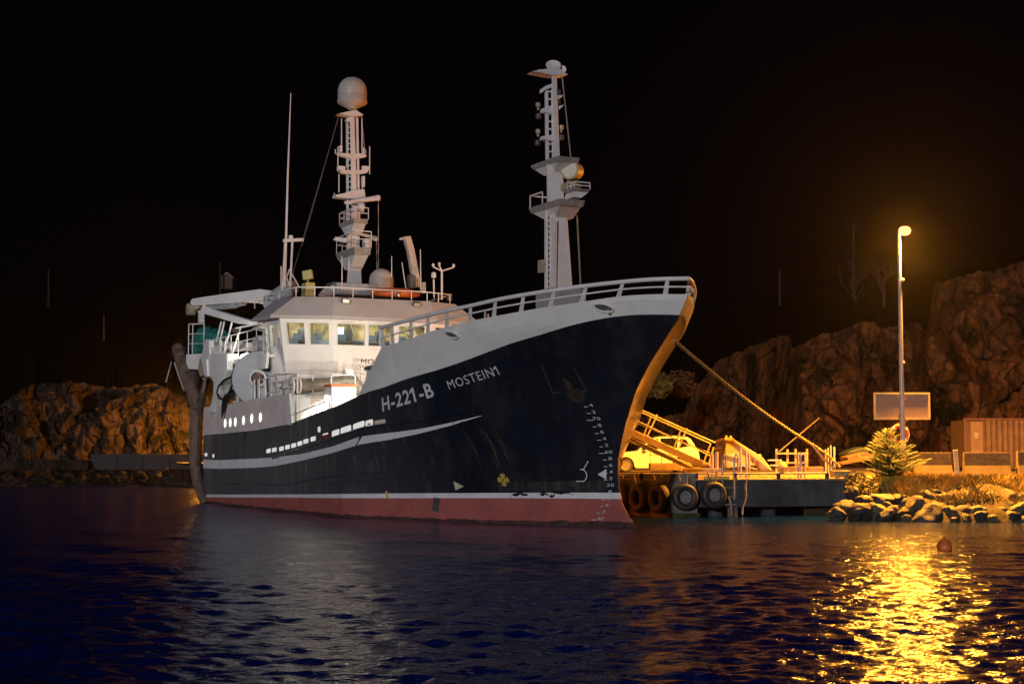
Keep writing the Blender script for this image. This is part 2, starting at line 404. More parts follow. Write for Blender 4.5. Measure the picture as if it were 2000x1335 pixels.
def text_mesh(txt, bold=.012):
    cu = bpy.data.curves.new("lettering", 'FONT'); cu.body = txt; cu.size = 1; cu.offset = bold; cu.resolution_u = 3; cu.space_character = 1.12
    o = bpy.data.objects.new("lettering", cu); col.objects.link(o); bpy.context.view_layer.update()
    me = o.to_mesh(); vs = [Vector(v.co) for v in me.vertices]; fs = [tuple(p.vertices) for p in me.polygons]; o.to_mesh_clear()
    bpy.data.objects.remove(o); bpy.data.curves.remove(cu)
    return vs, fs
def one_flag(vs, fs, body):                            # gives each figure 1 its sloping flag
    vs, fs = list(vs), list(fs)
    for i, ch in enumerate(body):
        if ch == "1":
            xr = max(v.x for v in text_mesh(body[:i + 1], .01)[0]); y1 = max(v.y for v in vs); k = len(vs)
            vs += [Vector((xr - .04, y1, 0)), Vector((xr - .13, y1, 0)), Vector((xr - .34, y1 * .78, 0)), Vector((xr - .34, y1 * .62, 0)), Vector((xr - .04, y1 * .80, 0))]; fs.append((k, k + 1, k + 2, k + 3, k + 4))
    return vs, fs
def hull_text(name, txt, a, b, h, mat, bold=.02, off=.012, lean=0., width=None):   # baseline from a to b in (s,z)
    vs, fs = text_mesh(txt, bold)
    if len(txt) > 2: vs, fs = one_flag(vs, fs, txt)
    x0, x1 = min(v.x for v in vs), max(v.x for v in vs); y1 = max(v.y for v in vs)
    P_ = []
    for v in vs:
        u = (v.x - x0) / (x1 - x0); q = v.y / y1 * h
        P_.append(hpt(a[0] + (b[0] - a[0]) * u + lean * q, a[1] + (b[1] - a[1]) * u + q, off))
    mb = MB(); mb.add(P_, fs); return mb.build(name, mat, me_h)
hull_text("registration_number", "H-221-B", (23.37, 3.73), (26.02, 4.17), .46, LETTER, .022)
hull_text("name_lettering", "MOSTEIN1", (26.72, 4.37), (28.8, 4.78), .27, LETTER, 0)
dm = ["4", "2", "70", "8", "6", "4", "2", "60", "8", "6", "4", "2", "50", "8", "6", "4", "2", "40"]
for i, t_ in enumerate(dm):
    z = 3.72 - i * .2065; wd = .10 if len(t_) == 1 else .20
    hull_text("draft_mark", t_, (31.06 - wd * .5, z), (31.06 + wd * .5, z), .095, LETTER, .0, off=.009)
    mark("draft_tick", [[(30.86 if len(t_) == 1 else 30.78, z + .0), (30.95, z)]], .02, LETTER, .009)

# ---- grey plated side under the shelter deck, aft
S1 = 13.42
mb = MB()
zu = curve([(S0, 4.58), (4, 4.56), (9, 4.66), (S1 + .3, 4.72)])
nn = 36
for side in (1, -1):
    vs = []
    for i in range(nn + 1):
        s = S0 + (S1 - S0) * i / nn
        for z, dt in ((zShr(s) + .004, .012), (zu(s), .012), (zu(s), -.06), (zShr(s) + .004, -.06)):
            vs.append(L(s, side * (half(s, z) + dt), z))
    fs = [(4 * i + a, 4 * i + 4 + a, 4 * i + 4 + (a + 1) % 4, 4 * i + (a + 1) % 4) for i in range(nn) for a in range(4)] + [(0, 1, 2, 3), (4 * nn + 3, 4 * nn + 2, 4 * nn + 1, 4 * nn)]
    mb.add(vs, fs)
zt0 = zu(S0); t0 = half(S0, zt0)
mb.add([L(S0 + .002, -t0, zt0), L(S0 + .002, t0, zt0), L(S0 + .002, half(S0, zShr(S0)), zShr(S0)), L(S0 + .002, -half(S0, zShr(S0)), zShr(S0))], [(0, 1, 2, 3)])
side_pl = mb.build("side_plating", GREYW, ship, smooth=40)
for s, z in ((4.02, 3.71), (4.96, 3.72), (5.85, 3.73), (7.2, 3.77), (8.47, 3.82), (9.74, 3.84)):
    mb = MB(); q = [(s + .26 * math.cos(a) * .85, z + .21 * math.sin(a)) for a in np.linspace(0, 2 * math.pi, 20, endpoint=False)]
    mb.add([L(a, half(a, b) + .02, b) for a, b in q], [tuple(range(20))]); o = mb.build("porthole", LITW, side_pl)
    mb = MB(); mb.tube([L(s + .27 * math.cos(a) * .85, half(s, z) + .018, z + .22 * math.sin(a)) for a in np.linspace(0, 2 * math.pi, 20, endpoint=False)], .022, 5, close=True); mb.build("porthole_rim", WHITE, o, smooth=60)
# ---- decks and bulkheads
def deck(name, s0, s1, z, mat, inset=.07, n=24, th=.12):
    mb = MB(); zf = z if callable(z) else (lambda s: z)
    for i in range(n):
        a, b = s0 + (s1 - s0) * i / n, s0 + (s1 - s0) * (i + 1) / n
        ta, tb = max(half(a, zf(a)) - inset, .02), max(half(b, zf(b)) - inset, .02)
        mb.hexa([L(a, ta, zf(a) - th), L(b, tb, zf(b) - th), L(b, -tb, zf(b) - th), L(a, -ta, zf(a) - th), L(a, ta, zf(a)), L(b, tb, zf(b)), L(b, -tb, zf(b)), L(a, -ta, zf(a))])
    return mb.build(name, mat, ship)
deck("working_deck", 13.3, 22, 2.95, DECK)
deck("shelter_deck", S0 + .02, S1, lambda s: zu(s) - .05, DECK)
deck("forecastle_deck", 21.6, 33.4, lambda s: 5.35 + .035 * (s - 21.6), DECK, .16)
mb = MB(); mb.box(L(S1 - .05, 0, 3.8), (.1, 9.74, 1.72)); mb.box(L(12.0, 0, 3.8), (.1, 9.7, 1.7)); bulk = mb.build("front_bulkhead", WHITE2, ship)
mb = MB(); mb.box(L(21.75, 0, 4.12), (.1, 9.5, 2.3)); mb.build("forecastle_bulkhead", WHITE2, ship)
mb = MB(); mb.box(L(S1 + .03, -1.2, 3.9), (.06, .8, 1.75)); mb.build("door", GREYW, bulk, bevel=.03)
mb = MB()
for t in (4.6, 2.9, 1.0): mb = MB(); mb.box(L(S1 + .06, t, 3.8), (.12, .06, 1.6)); mb.build("stiffener", WHITE2, bulk)
# vertical end of the side plating at the well deck
mb = MB(); mb.hexa([L(S1, 4.96, 3.45), L(S1 + .5, 4.95, 3.45), L(S1 + .5, 4.85, 3.45), L(S1, 4.86, 3.45), L(S1, 4.96, 4.72), L(S1 + .12, 4.96, 4.72), L(S1 + .12, 4.86, 4.72), L(S1, 4.86, 4.72)]); mb.build("end_plate", WHITE, ship)
# handrail in the well
def railing(mb, pts, h, n_mid=1, r=.025, pr=.022, post_every=1, hv=Vector((0, 0, 1))):
    pts = [Vector(p) for p in pts]
    for k in range(n_mid + 1):
        mb.tube([p + hv * h * (k + 1) / (n_mid + 1) for p in pts], r if k == n_mid else pr, 6)
    for i, p in enumerate(pts):
        if i % post_every == 0 or i == len(pts) - 1: mb.tube([p, p + hv * h], pr, 6)
mb = MB(); railing(mb, [L(s, 4.88, zShr(s)) for s in (13.7, 14.8, 16.0, 17.2, 18.2)], .34, 0); mb.build("well_rail", WHITE2, ship, smooth=50)

# ---- forecastle bulwark with its rail
mb = MB(); NB = 90; rowsB = []
def brow(f):
    zf = lambda s: zShr(s) + .003 + (zTop(s) - zShr(s)) * f
    return hull_row(zf, NB, 21.45 + 2.17 * f)
rb = [brow(f) for f in (0, .25, .5, .75, 1.0)]
ofs = lambda r_, d_: [(s, max(t + d_, 0.), z) for s, t, z in r_]
shell(mb, [ofs(r_, .006) for r_ in rb], [0] * 4)
inner = ofs(rb[-1], -.13); inner = inner[:-6]
low = [(min(s, 33.2), max(half(min(s, 33.2), 5.4) - .15, .02), 5.35) for s, t, z in inner]
shell(mb, [ofs(rb[-1], .006)[:-6], inner], [0]); shell(mb, [inner, low], [0])
for side in (1, -1):                                   # sloped after edge
    a = [L(r_[0][0], side * (r_[0][1] + .006), r_[0][2]) for r_ in rb]; b = [p + Vector((0, side * .13, 0)) for p in a]
    mb.add(a + b, [(i, i + 1, 6 + i, 5 + i) for i in range(4)])
bulw = mb.build("forecastle_bulwark", WHITE, ship, smooth=35)
mb = MB(); top = hull_row(zRail, 70, 23.56); capr = [L(s, t, z) for s, t, z in top]; full = capr + [Vector((p.x, -p.y, p.z)) for p in reversed(capr[:-1])]
mb.tube(full, .066, 8); mb.tube([Vector((p.x, p.y, p.z - .04)) for p in full[:1]] + [full[0] + Vector((0, 0, -.6))], .05, 6)
mb.build("top_rail", WHITE, bulw, smooth=60)
mb = MB(); zm = lambda s: zTop(s) * .52 + zRail(s) * .48; mid = [L(s, t, z) for s, t, z in hull_row(zm, 70, 23.6)]
mb.tube(mid + [Vector((p.x, -p.y, p.z)) for p in reversed(mid[:-1])], .028, 6); mb.build("middle_rail", WHITE, bulw, smooth=60)
for s in (23.64, 24.4, 25.6, 26.57, 27.53, 28.57, 29.55, 30.55, 31.54, 32.5, 33.54, 34.75):
    for side in (1, -1):
        ds = float(np.interp(s, [23.6, 26, 33, 34.7], [0, .22, .22, .12])); za, zb = zTop(s), zRail(s); ta, tb = half(s, za) - .04, half(s + ds, zb)
        mb = MB(); mb.hexa([L(s - .11, side * ta, za), L(s + .11, side * ta, za), L(s + .11, side * (ta - .05), za), L(s - .11, side * (ta - .05), za), L(s + ds - .06, side * tb, zb), L(s + ds + .06, side * tb, zb), L(s + ds + .06, side * (tb - .05), zb), L(s + ds - .06, side * (tb - .05), zb)])
        mb.build("rail_post", WHITE, bulw)
def fair(s, z, w_, h_, lamp=False):
    q = [(s + w_ * math.cos(a) * .5, z + h_ * math.sin(a) * .5 - .08 * w_ * math.cos(a)) for a in np.linspace(0, 2 * math.pi, 18, endpoint=False)]
    mb = MB(); mb.add([hpt(a, b, .012) for a, b in q], [tuple(range(18))]); o = mb.build("fairlead", DGREY, bulw)
    mb = MB(); mb.tube([hpt(a, b, .03) for a, b in q], .04, 6, close=True); mb.build("fairlead_ring", WHITE, o, smooth=60)
fair(33.1, 6.6, .5, .24); fair(27.75, 6.08, .55, .2)
decal("rust_run", [(33.12, 6.55), (33.24, 6.58), (33.22, 6.36), (33.14, 6.38)], M("yellow_rust_run", (.36, .26, .09), .7, var=.4, scale=8), bulw, .02)
decal("rust_run", [(27.8, 6.02), (27.9, 6.03), (27.88, 5.9), (27.83, 5.88)], M("pale_run", (.45, .42, .36), .7), bulw, .02)

# ---- mooring gear on the forecastle (seen over the bulwark)
mb = MB(); mb.lathe([(.36, -.75), (.36, -.7), (.26, -.68), (.26, .68), (.36, .7), (.36, .75)], L(27.9, 1.2, 6.45), 20, Matrix.Rotation(R(90), 3, 'X')); mb.box(L(27.9, 1.2, 6.0), (.9, 1.2, .5)); wn = mb.build("anchor_winch", DGREY, ship, smooth=40)
mb = MB(); mb.box(L(25.4, 1.6, 6.1), (.8, .8, 1.1)); mb.tube([L(25.1, 1.7, 6.6), L(25.1, 1.7, 7.15)], .04); mb.tube([L(25.35, 1.7, 6.6), L(25.35, 1.7, 7.05)], .035); mb.build("deck_locker", GREYM, ship, bevel=.03)
mb = MB(); mb.box(L(30.0, .8, 6.35), (.8, .7, .5)); mb.lathe([(.2, -.4), (.2, .4)], L(30.0, .8, 6.7), 14, Matrix.Rotation(R(90), 3, 'X')); mb.tube([L(31.6, .5, 6.3), L(31.6, .5, 7.0)], .09, 10); mb.build("capstan", DGREY, ship, smooth=40)
mb = MB(); mb.prism([L(24.3, 1.2, 6.2), L(24.3, 1.2, 6.45), L(25.2, 1.2, 6.85), L(26.1, 1.2, 6.7), L(26.1, 1.2, 6.5)], (0, .8, 0))
for k in range(7): mb.bar(L(24.35 + .12 * k, .78, 6.2), L(24.35 + .12 * k, .78, 6.45 + .05 * k), .03, .03)
mb.build("companion_hatch", WHITE, ship)

# ---- wheelhouse: flared, faceted front with real window openings
def plan(k):                                           # half plan at level k: 0 deck, 1 sill .. eave
    return [[(10.55, 1.95), (9.95, 3.78), (8.7, 4.0)], [(11.02, 2.22), (10.42, 4.22), (8.75, 4.38)], [(11.16, 2.3), (10.56, 4.46), (8.8, 4.62)]][k]
ZL = [4.65, 6.55, 8.12]
def outline(k):
    h = plan(k); return [L(s, t, ZL[k]) for s, t in reversed(h)] + [L(s, -t, ZL[k]) for s, t in h]
wb = MB(); o0, o1, o2 = outline(0), outline(1), outline(2)
for i in range(5): wb.add([o0[i], o0[i + 1], o1[i + 1], o1[i]], [(0, 1, 2, 3)])
wb.add([o0[0], o1[0], o1[-1], o0[-1]], [(0, 1, 2, 3)]); wb.add([o1[0], o2[0], o2[-1], o1[-1]], [(0, 1, 2, 3)])
house = MB(); house.v, house.f, house.m = wb.v, wb.f, wb.m
panes = []
def facet(i, wins, v0, v1, th=.07):
    a, b, c_, d_ = o1[i], o1[i + 1], o2[i + 1], o2[i]
    P_ = lambda u, v: (a * (1 - u) + b * u) * (1 - v) + (d_ * (1 - u) + c_ * u) * v
    n = (b - a).cross(d_ - a).normalized()
    mid_ = (a + b + c_ + d_) / 4
    if n.dot(mid_ - L(8.5, 0, 7.3)) > 0: n = -n        # n points inwards
    us = [0]; [us.extend(x) for x in wins]; us.append(1)
    house.add([P_(0, 0), P_(1, 0), P_(1, v0), P_(0, v0)], [(0, 1, 2, 3)]); house.add([P_(0, v1), P_(1, v1), P_(1, 1), P_(0, 1)], [(0, 1, 2, 3)])
    for k in range(0, len(us), 2): house.add([P_(us[k], v0), P_(us[k + 1], v0), P_(us[k + 1], v1), P_(us[k], v1)], [(0, 1, 2, 3)])
    for u0, u1 in wins:
        q = [P_(u0, v0), P_(u1, v0), P_(u1, v1), P_(u0, v1)]
        house.add(q + [p + n * th for p in q], [(0, 1, 5, 4), (1, 2, 6, 5), (2, 3, 7, 6), (3, 0, 4, 7)])
        panes.append(([p + n * .035 for p in q], [p - n * .012 for p in q]))
V0, V1 = .235, .80
facet(2, [(.045, .315), (.355, .585), (.66, .925)], V0, V1)
facet(1, [(.12, .45), (.56, .92)], V0, V1); facet(3, [(.08, .44), (.55, .88)], V0, V1)
facet(0, [(.08, .28), (.36, .60), (.68, .93)], V0 - .02, V1 - .02); facet(4, [(.07, .32), (.40, .64), (.72, .92)], V0 - .02, V1 - .02)
wheel = house.build("wheelhouse", WHITE2, ship)
for q, fr in panes:
    mb = MB(); mb.add(q, [(0, 1, 2, 3)]); w_ = mb.build("window", GLASS, wheel)
    mb = MB(); c_ = sum(fr, Vector()) / 4
    mb.tube([p * 1.0 + (p - c_) * .02 for p in fr], .022, 5, close=True); mb.build("window_frame", WHITE, w_)
# interior
mb = MB(); mb.box(L(9.02, 0, 6.95), (.1, 8.0, .7)); mb.build("cabin_dado", M("cabin_dado_grey", (.14, .17, .21), .6, var=.3, scale=2), wheel)
mb = MB(); mb.add([L(8.95, 4.2, 6.6), L(8.95, -4.2, 6.6), L(8.95, -4.3, 8.1), L(8.95, 4.3, 8.1)], [(0, 1, 2, 3)])
for t in (3.3, 2.2, .9, -.4, -1.8, -3.2): mb.box(L(9.0, t, 7.4), (.08, .5, 1.2))
mb.build("cabin_wall", CABIN, wheel)
mb = MB(); mb.box(L(9.55, 0, 6.72), (1.5, 7.2, .06)); mb.build("cabin_floor", DECK, wheel)
mb = MB(); mb.box(L(9.9, 0, 8.06), (1.5, 7.6, .05)); mb.build("cabin_ceiling", M("cabin_ceiling_panel", (.5, .46, .25), .6), wheel)
mb = MB(); mb.box(L(10.55, 0, 6.93), (.5, 4.2, .35)); mb.build("bridge_console", BLUEC, wheel, bevel=.03)
mb = MB()
for t in (3.55, 2.65, 1.6, .2, -1.2): mb.box(L(10.25, t, 7.28), (.12, .36, .28))
mb.build("console_screen", M("console_screen_glow", (.1, .16, .2), .3, emit=(.45, .55, .65), es=.22, var=.4, scale=6), wheel)
mb = MB()
for t in (3.0, 1.0, -.5): mb.box(L(9.6, t, 7.05), (.45, .45, .12)); mb.box(L(9.38, t, 7.4), (.1, .45, .6))
mb.build("helm_chair", M("dark_seat", (.03, .035, .04), .6), wheel, bevel=.03)
mb = MB()
for t in (3.2, 1.55, -.1, -2.0): mb.box(L(9.75, t, 7.99), (.3, .8, .07))
mb.build("ceiling_lamp", M("cabin_lamp", (.9, .9, .8), .5, emit=(1, .92, .70), es=42), wheel)
mb = MB(); mb.box(L(10.05, 1.72, 7.55), (.05, .62, .42)); mb.build("window_glare_panel", M("window_glare_white", (.8, .8, .8), .4, emit=(.95, .97, 1), es=.9), wheel)  # added glowing panel, stands in for white glare in one window
# roof visor
ZE, ZT = 8.1, 8.95
ev = [(8.3, 4.98), (10.62, 4.86), (11.42, 2.42)]; tp = [(8.3, 4.0), (10.35, 3.72), (10.98, 2.2)]
mb = MB()
E_ = [L(s, t, ZE) for s, t in ev] + [L(s, -t, ZE) for s, t in reversed(ev)]; T_ = [L(s, t, ZT) for s, t in tp] + [L(s, -t, ZT) for s, t in reversed(tp)]
Eb = [p + Vector((0, 0, -.10)) for p in E_]
for i in range(6):
    j = (i + 1) % 6; mb.add([E_[i], E_[j], T_[j], T_[i]], [(0, 1, 2, 3)]); mb.add([Eb[i], Eb[j], E_[j], E_[i]], [(0, 1, 2, 3)])
mb.add(T_, [tuple(range(6))]); mb.add(Eb, [tuple(range(6))])
visor = mb.build("roof", M("roof_paint", (.47, .43, .42), .5, var=.06, scale=1), wheel, smooth=20)
mb = MB(); rl = [L(4.6, 3.75, ZT), L(6.4, 3.75, ZT), L(8.3, 3.75, ZT), L(10.2, 3.62, ZT), L(10.55, 2.9, ZT), L(10.85, 2.15, ZT), L(10.87, 1.3, ZT), L(10.87, .4, ZT), L(10.87, -.5, ZT), L(10.87, -1.4, ZT), L(10.85, -2.15, ZT), L(10.6, -2.8, ZT), L(10.25, -3.5, ZT), L(8.3, -3.75, ZT), L(4.6, -3.75, ZT)]
railing(mb, rl, .42, 0, .026, .022); mb.build("roof_rail", WHITE2, visor, smooth=60)
def flood(s, t, z, aim, parent, w_=.34, mat=DIMG, name="floodlight"):
    rot = Vector(aim).to_track_quat('Z', 'Y').to_matrix(); c = L(s, t, z)
    mb = MB(); mb.box(c, (w_, w_ * .62, .1), rot); mb.tube([c, c + rot @ Vector((0, 0, -.2))], .03, 6); o = mb.build(name, DGREY, parent, bevel=.015)
    mb = MB(); mb.box(c + rot @ Vector((0, 0, .052)), (w_ * .84, w_ * .46, .012), rot); mb.build("lamp_glass", mat, o); return o
flood(11.2, 1.75, 8.78, (1, 0, -.25), visor); flood(11.22, -1.5, 8.78, (1, .1, -.7), visor)
lv, lf = text_mesh("MOSTEIN 1", .0)
mb = MB(); x0, x1 = min(v.x for v in lv), max(v.x for v in lv); a0, a1 = L(0, .92, 0), L(0, -1.25, 0); qv = []
for v in lv:
    z = 6.14 + v.y * .31; k = (z - 4.65) / 1.9; s_ = 10.55 + (11.02 - 10.55) * k + .012
    qv.append(L(s_, .94 + (-1.0 - .94) * (v.x - x0) / (x1 - x0), z))
mb.add(qv, lf); mb.build("name_lettering", DLETTER, wheel)
mb = MB()
for t in (1.55, .15, -1.3):
    mb.bar(L(11.2, t + .25, 7.86), L(11.2, t - .25, 7.86), .03, .03); mb.tube([L(11.22, t, 7.88), L(11.2, t - .2, 7.35)], .012, 5)
mb.build("wiper", WHITE, wheel)
# front steps, walkway and its rails
mb = MB(); mb.box(L(11.2, 0, 5.05), (1.3, 9.0, .1)); wk = mb.build("walkway", WHITE2, ship)
mb = MB(); railing(mb, [L(12.2, 4.55, 4.72), L(12.75, 4.55, 4.72), L(13.3, 4.55, 4.72), L(13.35, 3.9, 4.72)], .72, 1); mb.build("walkway_rail", WHITE2, wk, smooth=60)
mb = MB(); railing(mb, [L(12.0, t, 5.1 + (.12 if t < 1 else 0)) for t in (3.3, 2.7, 2.1, 1.2, .2, -1, -2.2)], .62, 1, .02, .016); mb.build("walkway_rail", WHITE2, wk, smooth=60)
mb = MB()
for k in range(5): mb.box(L(12.1, .75, 4.75 + .3 * k), (.25, 1.1, .04))
mb.bar(L(12.2, 1.3, 4.6), L(11.9, 1.3, 6.1), .06, .06); mb.bar(L(12.2, .2, 4.6), L(11.9, .2, 6.1), .06, .06); mb.build("steps", WHITE2, wk)
mb = MB(); mb.box(L(12.25, 2.0, 5.35), (.35, .34, .9)); mb.build("pipe_support", WHITE2, wk)
# fish hose across the house front
mb = MB(); hp = [(13.0, 4.6, 5.02), (13.1, 4.2, 5.04), (13.2, 3.5, 5.1), (13.2, 2.9, 5.2), (13.2, 2.45, 5.3), (13.2, 2.1, 5.28), (13.2, 1.88, 5.05), (13.2, 1.8, 4.6), (13.2, 1.72, 3.5)]
mb.tube([L(*p) for p in hp], [.31, .3, .28, .22, .21, .24, .24, .2, .2], 14); hose = mb.build("fish_hose", HOSE, ship, smooth=50)
mb = MB()
for k in ((12.98, 4.68, 5.01, .37), (13.06, 4.42, 5.03, .36)):
    mb.tube([L(k[0], k[1], k[2]) + Vector((0, k[3] * math.cos(a), 0)) * 0 + Vector((k[3] * math.cos(a), 0, k[3] * math.sin(a))) for a in np.linspace(0, 2 * math.pi, 20, endpoint=False)], .045, 6, close=True)
mb.build("hose_coupling", WHITE, hose, smooth=60)
# lit white hatch box by the well with orange-topped coaming
mb = MB(); mb.box(L(14.7, 3.2, 3.95), (.8, 1.05, 2.0)); hb = mb.build("hatch_box", WHITE2, ship, bevel=.04)
mb = MB(); mb.box(L(14.7, 3.2, 5.0), (.86, 1.1, .1)); mb.build("hatch_rim", ORANGE, hb)
mb = MB(); mb.tube([L(15.0, 3.7, 5.0), L(15.0, 3.7, 5.35), L(15.0, 3.62, 5.42), L(15.0, 2.78, 5.42), L(15.0, 2.7, 5.35), L(15.0, 2.7, 5.0)], .03, 6); mb.build("hatch_handle", WHITE, hb, smooth=60)

# ---- boat deck aft, its side band, arch legs and rails
mb = MB(); mb.box(L(4.2, 0, 6.48), (10.6, 9.0, .12)); bd = mb.build("boat_deck", WHITE, ship)
mb = MB()
mb.hexa([L(-1.1, 4.62, 5.95), L(9.2, 4.62, 5.95), L(9.2, 4.5, 5.95), L(-1.1, 4.5, 5.95), L(-1.1, 4.62, 6.6), L(9.4, 4.62, 6.6), L(9.4, 4.5, 6.6), L(-1.1, 4.5, 6.6)])
mb.hexa([L(-1.1, -4.62, 5.95), L(9.2, -4.62, 5.95), L(9.2, -4.5, 5.95), L(-1.1, -4.5, 5.95), L(-1.1, -4.62, 6.6), L(9.4, -4.62, 6.6), L(9.4, -4.5, 6.6), L(-1.1, -4.5, 6.6)])
mb.build("deck_side_band", WHITE, bd)
# stern platform beyond the arch
mb = MB(); pp = [on_v(x, y, (-1.1, 4.55), (-2.6, 5.0)) for x, y in ((368, 692), (408, 690), (408, 722), (368, 720))]
mb.prism(pp, (.07, -.24, 0)); mb.build("stern_platform", WHITE, bd)
mb = MB(); c_ = on_v(376, 697, (-1.1, 4.55), (-2.6, 5.0)); flood(*(lambda p: (p.x, -p.y, p.z))(on_v(376, 731, (-1.1, 4.55), (-2.6, 5.0))), (0, -.6, -1), bd, .3, LAMPW)
# arch leg (profile traced on its own plane 4.6 m off the centreline)
ar = [(396, 690), (412, 662), (430, 690), (532, 690), (534, 703), (500, 703), (456, 722), (446, 760), (438, 795), (440, 808), (405, 812), (398, 830), (404, 800), (416, 760), (424, 745), (420, 735), (410, 728), (402, 722)]
arP = [on_t(x, y, 4.66) for x, y in ((412, 662), (432, 690), (455, 690), (455, 722), (440, 760), (427, 806), (418, 806), (427, 770), (428, 748), (420, 732), (408, 722), (402, 700))]
for sgn in (1, -1):
    mb = MB(); mb.prism([Vector((p.x, p.y * sgn, p.z)) for p in arP], (0, .55, 0)); mb.build("gantry_leg", WHITE, ship, bevel=.05)
mb = MB(); q = [on_t(x, y, 4.9) for x, y in ((413, 664), (402, 678), (398, 700), (404, 735), (410, 735), (408, 702), (414, 690))]
mb.prism(q, (0, .25, 0)); mb.build("gantry_bracket", WHITE, ship, bevel=.03)
mb = MB(); mb.bar(L(.3, 4.5, 7.5), L(.3, -4.5, 7.5), .4, .4); mb.build("gantry_beam", WHITE, ship, bevel=.03)
# house under the boat deck
mb = MB(); mb.box(L(4.6, 0, 5.55), (8.4, 5.2, 1.8)); mb.box(L(8.3, 0, 5.5), (.9, 7.6, 1.75)); dk = mb.build("deckhouse", WHITE2, ship)
mb = MB(); mb.box(L(6.7, 0, 7.7), (4.2, 5.0, 2.45)); mb.box(L(6.6, 3.1, 7.3), (.8, 1.5, 1.5)); up = mb.build("upper_deckhouse", WHITE, ship)
mb = MB(); mb.box(L(8.45, 3.7, 7.25), (.08, 1.3, 1.3)); mb.build("door", M("tan_door", (.30, .235, .14), .6), up)
mb = MB(); q = [L(8.5, 4.36, 6.6), L(8.5, 4.36, 7.95), L(8.5, 3.0, 7.95)]; mb.tube(q, .05, 6); mb.build("door_frame", WHITE, up)
# wing awning beside the wheelhouse
mb = MB(); aw = [on_s(x, y, 8.6) for x, y in ((497, 640), (545, 612), (552, 628), (527, 640), (515, 645))]; mb.prism(aw, (.9, 0, 0)); mb.build("wing_awning", GREYW, wheel)
# rails on the boat deck (starboard)
zD = 6.6
mb = MB(); railing(mb, [L(s, 4.55, zD) for s in (-1.05, .2, 1.6, 2.8, 3.6, 4.8, 6.2, 7.6, 8.6, 9.3)], 1.15, 2, .03, .022); mb.build("boat_deck_rail", WHITE2, bd, smooth=60)
A_, B_ = (-1.1, 4.6), (-2.6, 5.05)
mb = MB(); railing(mb, [on_v(x, y, A_, B_) for x, y in ((368, 690), (376, 690), (398, 690))], 1.45, 2, .03, .024); railing(mb, [L(-1.05, 4.55, zD), L(-1.05, 2, zD), L(-1.05, 0, zD), L(-1.05, -4, zD)], 1.15, 2); railing(mb, [L(s, -4.5, zD) for s in (-1.05, 2, 5, 8.5)], 1.15, 2); mb.build("boat_deck_rail", WHITE2, bd, smooth=60)
mb = MB()                                              # slanting stair to the shelter deck and leaning stanchions
for (x0, y0, x1, y1) in ((432, 628, 422, 668), (438, 628, 429, 668), (453, 629, 443, 668), (454, 690, 470, 638), (470, 638, 476, 637)):
    mb.bar(on_t(x0, y0, 4.6), on_t(x1, y1, 4.6), .07, .05)
mb.build("stanchion", WHITE2, bd)
mb = MB()
for k in range(2): mb.bar(L(2.6 + k * .75, 4.72, 7.6), L(1.3 + k * .75, 4.72, 4.7), .06, .05)
for k in range(9): mb.bar(L(2.5 - .14 * k, 4.72, 7.3 - .31 * k), L(3.25 - .14 * k, 4.72, 7.3 - .31 * k), .025, .12)
mb.build("side_ladder", WHITE2, bd)
# equipment on the boat deck
mb = MB(); mb.lathe([(.45, 0), (.5, .1), (.5, .55), (.3, .65)], L(5.0, 3.2, 6.6), 18); mb.box(L(6.0, 3.9, 6.95), (.7, .5, .7)); mb.box(L(2.6, 2.6, 7.2), (1.1, 1.0, 1.2)); mb.build("deck_winch", GREYM, bd, smooth=40)
mb = MB()
for k in range(5): mb.bar(L(6.4, 4.2, 6.75 + .2 * k), L(6.4, 3.5, 6.75 + .2 * k), .05, .05)
mb.build("vent_louvre", GREYM, bd)

# net drum under the boat deck, facing forward and outward
dc = on_t(507, 739, 4.45); rotd = Vector((.86, -.50, .0)).to_track_quat('Z', 'Y').to_matrix()
mb = MB(); a_ = [math.radians(x) for x in range(0, 360, 10)]
rad = lambda a: 1.22 if not (-.25 < ((a + math.pi) % (2 * math.pi) - math.pi) < 1.0) else 1.07
vs = []
for zz in (-.45, -.4, .05, .1):
    for a in a_:
        r_ = rad(a) * (.97 if zz in (-.45, .1) else 1); vs.append(dc + rotd @ Vector((r_ * math.cos(a), r_ * math.sin(a), zz)))
n_ = len(a_); fs = [(i * n_ + j, i * n_ + (j + 1) % n_, (i + 1) * n_ + (j + 1) % n_, (i + 1) * n_ + j) for i in range(3) for j in range(n_)] + [tuple(range(n_)), tuple(range(3 * n_, 4 * n_))]
mb.add(vs, fs); drum = mb.build("net_drum", M("blue_grey_drum", (.33, .345, .37), .45, var=.1, scale=2), ship, smooth=30)
mb = MB(); mb.lathe([(.38, .1), (.38, .32), (.30, .34), (.30, .2)], dc, 22, rotd); mb.build("drum_hub", WHITE, drum, smooth=40)
mb = MB(); mb.lathe([(.24, .12), (.24, .42), (.2, .46)], dc, 18, rotd); mb.build("drum_motor", RUST, drum, smooth=40)
